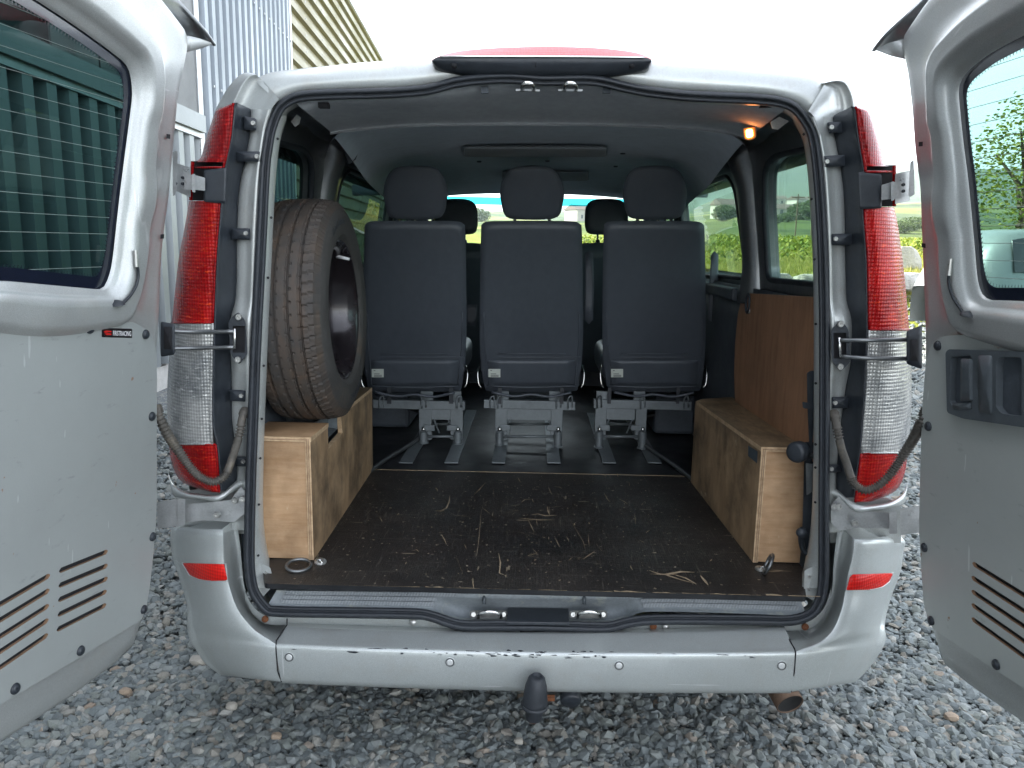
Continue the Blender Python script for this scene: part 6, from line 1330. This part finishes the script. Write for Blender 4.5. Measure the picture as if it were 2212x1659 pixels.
# ring on the floor in front of the left box
def ring(c, nrm, R, r, lb, hold):
    o = thing('tie_down_ring', c, lb, 'lashing ring', 'lashing rings screwed to the wood'); q = Vector(nrm).normalized().to_track_quat('Z', 'Y').to_matrix()
    P_ = [Vector(c)+q@Vector((R*cos(2*pi*k/28), R*.82*sin(2*pi*k/28), 0)) for k in range(28)]; MB().tube(P_, r, 10, close=True).build('ring', 'dark_metal', o, smooth=True)
    h = Vector(hold); MB().lathe([(.017, -.002), (.017, .003), (.010, .006), (.0005, .0065)], h, nrm if abs(Vector(nrm).z) > .5 else (0, 0, 1), 16).build('ring_plate', 'zinc', o, auto=40)
    MB().tube(cr([h+Vector((-.008, -.004, 0)), h+Vector((-.004, -.012, .010)), h+Vector((.004, -.012, .010)), h+Vector((.008, -.004, 0))], 3), .003, 6).build('ring_clip', 'chrome', o); return o
p = onz(645, 1221, FZ+.010); ring(p, (.15, -.2, 1), .0335, .0048, 'steel lashing ring lying flat on the floor in front of the left plywood box', onz(692, 1214, FZ+.003))
XR = .654
bxr = thing('plywood_box', Vector((.76, .6, FZ)), 'right plywood wheel arch box, worn and dirty with a blue tape patch', 'box')
a1 = onx(1631, 1225, XR); a2 = onx(1640, 962, XR); YR0 = (a1.y+a2.y)/2; ZR = a2.z
b1 = onz(1492, 1042, FZ); YRb = b1.y; rx = lambda y: XR+(b1.x-XR)*(y-YR0)/(YRb-YR0); ZRb = onx(1493, 856, b1.x).z; zr = lambda y: ZR+(ZRb-ZR)*(y-YR0)/(YRb-YR0)
plate('side_panel', [(YR0, FZ+.002), (YRb, FZ+.002), (YRb, ZRb-.01), (YRb-.01, ZRb), (YR0, ZR)], [], lambda a, b, n: Vector((rx(a)-n, a, b)), .015, ['ply_dirty_side', 'ply_edge'], bxr)
plate('front_panel', [(XR+.0155, FZ+.004), (.79, FZ+.004), (.79, ZR-.0125), (XR+.0155, ZR-.0125)], [], lambda a, b, n: Vector((a, YR0+.003-n, b)), .015, ['ply_light', 'ply_edge'], bxr)
plate('top_panel', [(rx(YR0)-.002, YR0-.002), (.80, YR0-.002), (.80, YRb+.10), (rx(YRb)+.03, YRb+.03), (rx(YRb)-.002, YRb-.02)], [], lambda x, y, n: Vector((x, y, zr(y)+.002+n)), .013, ['ply_dirty', 'ply_edge'], bxr)
for dx in (.005, .010):
    MB().tube([Vector((XR+dx, YR0-.0025, FZ+.006)), Vector((XR+dx, YR0-.0025, ZR-.003))], .0008, 4).build('ply_layer', 'raw_wood', bxr)
    MB().tube([Vector((XL-dx, Y0-.0025, FZ+.006)), Vector((XL-dx, Y0-.0025, ZT-.003))], .0008, 4).build('ply_layer', 'raw_wood', bxl)
MB().tube([Vector((XR+.003, YR0-.0045, ZR-.0045)), Vector((.79, YR0-.0045, ZR-.0045))], .0008, 4).build('ply_layer', 'raw_wood', bxr)
MB().tube([Vector((XL-.003, Y0-.0045, ZT-.0045)), Vector((-.79, Y0-.0045, ZT-.0045))], .0008, 4).build('ply_layer', 'raw_wood', bxl)
plate('back_panel', [(rx(YRb)+.01, FZ+.01), (.80, FZ+.01), (.80, ZRb-.01), (rx(YRb)+.01, ZRb-.01)], [], lambda a, b, n: Vector((a, YRb+.03-n, b)), .012, ['ply_dirty', 'ply_edge'], bxr)
T = [onx(1618, 960, XR), onx(1634, 972, XR), onx(1634, 1000, XR), onx(1618, 985, XR)]
plate('tape_patch', [(onx(1613, 962, .645).y, onx(1613, 962, .645).z), (onx(1637, 975, .653).y, onx(1637, 975, .653).z), (onx(1636, 1001, .653).y, onx(1636, 1001, .653).z), (onx(1613, 985, .645).y, onx(1613, 985, .645).z)], [], lambda a, b, n: Vector((rx(a)-.0012-n, a, b)), .0005, ['tape_blue'], bxr)
p = onz(1660, 1218, FZ+.03); ring(p, (-.85, .25, .35), .0335, .0048, 'steel lashing ring standing tilted against the front of the right plywood box', onz(1644, 1229, FZ+.003))
# plywood board on the right wall
XB = .775
q = [onx(1604, 633, XB), onx(1757, 640, XB)]
sbp = [(onx(u, v, XB).y, onx(u, v, XB).z) for u, v in ((1604, 633), (1594, 680), (1588, 740), (1586, 800), (1587, 850), (1590, 900))]+[(.10, .90), (.10, onx(1757, 640, XB).z+.004)]
sb = plate('plywood_side_board', sbp, [], lambda a, b, n: Vector((XB-n, a, b)), .012, ['ply_red', 'ply_edge'])
tag(sb, 'reddish brown plywood board standing on the right wall above the box', 'board')
c = onx(1615, 655, XB-.01); ro = thing('hanging_ring', c, 'black ring hanging from a screw on the reddish plywood board', 'ring')
MB().tube([c+Vector((0, .022*cos(2*pi*k/24), .034*sin(2*pi*k/24))) for k in range(24)], .0042, 8, close=True).build('ring', 'black_plastic', ro, smooth=True)
MB().lathe([(.012, 0), (.010, .006), (.0005, .007)], c+Vector((.006, -.006, -.026)), (-1, 0, 0), 12).build('screw', 'zinc', ro, smooth=True)
# jack clamped beside the right box
jk = thing('car_jack', at(1745, 1180, .10), 'black car jack with a strap clamped at the right inside edge of the opening', 'jack')
def jp(pts, y0, t, mat, nm): return plate(nm, round_poly(pts, 3, 3), [], lambda a, b, n: at(a, b, y0-n), t, [mat], jk, bev=.002)
jp([(1743, 806), (1750, 801), (1762, 801), (1762, 870), (1757, 960), (1748, 962), (1744, 880)], .14, .02, 'black_plastic', 'strap'); jp([(1733, 868), (1762, 872), (1762, 884), (1735, 882)], .12, .03, 'black_plastic', 'buckle')
jp([(1738, 955), (1764, 955), (1764, 1045), (1756, 1190), (1732, 1190), (1733, 1150), (1736, 1040)], .13, .03, 'black_plastic', 'jack_body'); jp([(1740, 1000), (1760, 1003), (1758, 1060), (1742, 1070)], .10, .02, 'dark_metal', 'bracket')
MB().lathe([(.020, -.02), (.026, -.018), (.029, -.01), (.029, .01), (.025, .018), (.018, .02), (.0005, .02)], at(1724, 976, .115), (-.75, -.65, 0), 24).build('knob', 'black_plastic', jk, smooth=True)
MB().tube([at(1724, 976, .115), at(1755, 985, .13)], .008, 8).build('spindle', 'dark_metal', jk); MB().lathe([(.014, -.008), (.014, .008), (.0005, .009)], at(1732, 1152, .10), (0, -1, 0), 14).build('pivot', 'black_plastic', jk, smooth=True)
MB().tube(cr([at(1734, 1140, .11), at(1730, 1160, .11), at(1734, 1185, .12), at(1742, 1196, .12)], 4), .008, 8).build('jack_foot', 'black_plastic', jk, smooth=True)
# =================================================================== SPARE WHEEL
def wheel():
    C = at(683, 671, .43); C.x = -.680; R0 = .337; Wd = .205
    o = thing('spare_wheel', C-Vector((0, 0, R0)), 'dusty spare wheel standing on the left plywood box', 'wheel')
    ax = Vector((1, .015, .03)).normalized(); q = ax.to_track_quat('Z', 'Y').to_matrix()
    # tread profile across the width (h along the axis, towards the middle of the van positive)
    gro = [(-.052, .006), (-.018, .006), (.018, .006), (.052, .006)]
    prof = [(.212, -.085), (.222, -.098), (.25, -.108), (.285, -.107), (.308, -.098), (.322, -.088)]
    hs = []
    h = -.086
    while h <= .0861:
        r = R0-.010*(abs(h)/.088)**3.2; g = min(abs(h-c)-w_ for c, w_ in gro); r -= .009 if g < -.0035 else (.0035 if g < -.0005 else 0); prof.append((r, h)); h += .00215
    prof += [(.322, .088), (.308, .098), (.302, .1005), (.300, .0995), (.285, .1055), (.25, .1075), (.235, .104), (.232, .1045), (.222, .100), (.214, .092), (.210, .084)]
    n = 420; V = []; F = []
    for r, h in prof:
        ah = abs(h)
        for k in range(n):
            a = 2*pi*k/n; rr = r
            if r > .318 and ah < .09:
                if ah > .055: ph = (k+(2 if h > 0 else 4)+int((ah-.055)*60)) % 6; rr -= .0042 if ph == 0 else (.0014 if (ph == 3 and ah > .062 and ah < .08) else 0)
                elif ah > .020: rr -= .004 if ((k+3) % 7 == 0 and (ah < .030 or ah > .043)) else 0
                elif ah < .014: rr -= .003 if (k % 7 == 0 and ah > .007) else 0
            elif .30 < r <= .322 and k % 3 == 0: rr -= .0022
            V.append(C+q@Vector((rr*cos(a), rr*sin(a), h)))
    m = len(prof)
    for i in range(m-1):
        for k in range(n): F.append((i*n+k, i*n+(k+1) % n, (i+1)*n+(k+1) % n, (i+1)*n+k))
    fm = [0 if (prof[i][0] > .30 and abs(prof[i][1]) < .095) else 1 for i in range(m-1) for k in range(n)]
    mk('tyre', V, F, None, o, mats=['tyre_tread', 'tyre_wall'], fm=fm, auto=28)
    MB().lathe([(.205, -.09), (.213, -.088), (.213, -.08), (.200, -.075), (.198, -.03), (.185, -.01), (.185, .045), (.198, .06), (.202, .076), (.2145, .082), (.2165, .090), (.212, .093), (.207, .088), (.198, .078), (.190, .064), (.178, .045), (.176, -.005), (.165, -.035), (.13, -.045), (.10, -.036), (.085, -.030), (.04, -.030), (.035, -.06), (.0005, -.06)], C, ax, 96).build('rim', 'rim_paint', o, smooth=True)
    rm = bpy.data.objects['rim'] if 'rim' in bpy.data.objects else None
    for k in range(5): a = k*2*pi/5; MB().lathe([(.009, -.001), (.009, .002), (.007, .002)], C+q@Vector((.06*cos(a), .06*sin(a), -.029)), ax, 12).build('bolt_hole', 'cavity', o)
    p0 = C+q@Vector((-.0, .20, .062)); p0 = at(743, 540, .30)
    a_ = radians(118); p0 = C+q@Vector((.193*cos(a_), .193*sin(a_), .058))
    best = None
    for k in range(72):      # valve where the photograph shows it: upper left of the rim opening
        a_ = 2*pi*k/72; w_ = C+q@Vector((.188*cos(a_), .188*sin(a_), .07)); dd = w_-CAM; z = dd.dot(FW); uu = PCX+FPX*dd.dot(RT)/z; vv = PCY-FPX*dd.dot(UPV)/z; e = hypot(uu-735, vv-555)
        if best is None or e < best[0]: best = (e, a_)
    a_ = best[1]; MB().tube([C+q@Vector((.190*cos(a_), .190*sin(a_), .055)), C+q@Vector((.178*cos(a_), .178*sin(a_), .098))], [.006, .0045], 10).build('valve', 'sticker_white', o, smooth=True)
    # raised tyre lettering round the side wall
    def curved(s, r0, ang, size):
        V, F = textmesh(s, 1, .0); w_ = max(v.x for v in V); out = []
        for v in V:
            a = ang-(v.x-w_/2)*size/r0; r = r0+v.y*size; hh = interp([(.23, .1062), (.25, .1078), (.285, .1060), (.30, .1003)], r)+.0006
            out.append(C+q@Vector((r*cos(a), r*sin(a), hh)))
        mk('tyre_lettering', out, F, 'rubber', o, solid=.0008)
    up = q.transposed()@Vector((0, 0, 1)); up_a = atan2(up.y, up.x); fr_ = q.transposed()@Vector((0, -1, 0)); sgn_ = 1
    curved('EcoContact', .262, up_a+.25, .034); curved('EcoContact', .262, up_a+.25+pi, .034)
wheel()
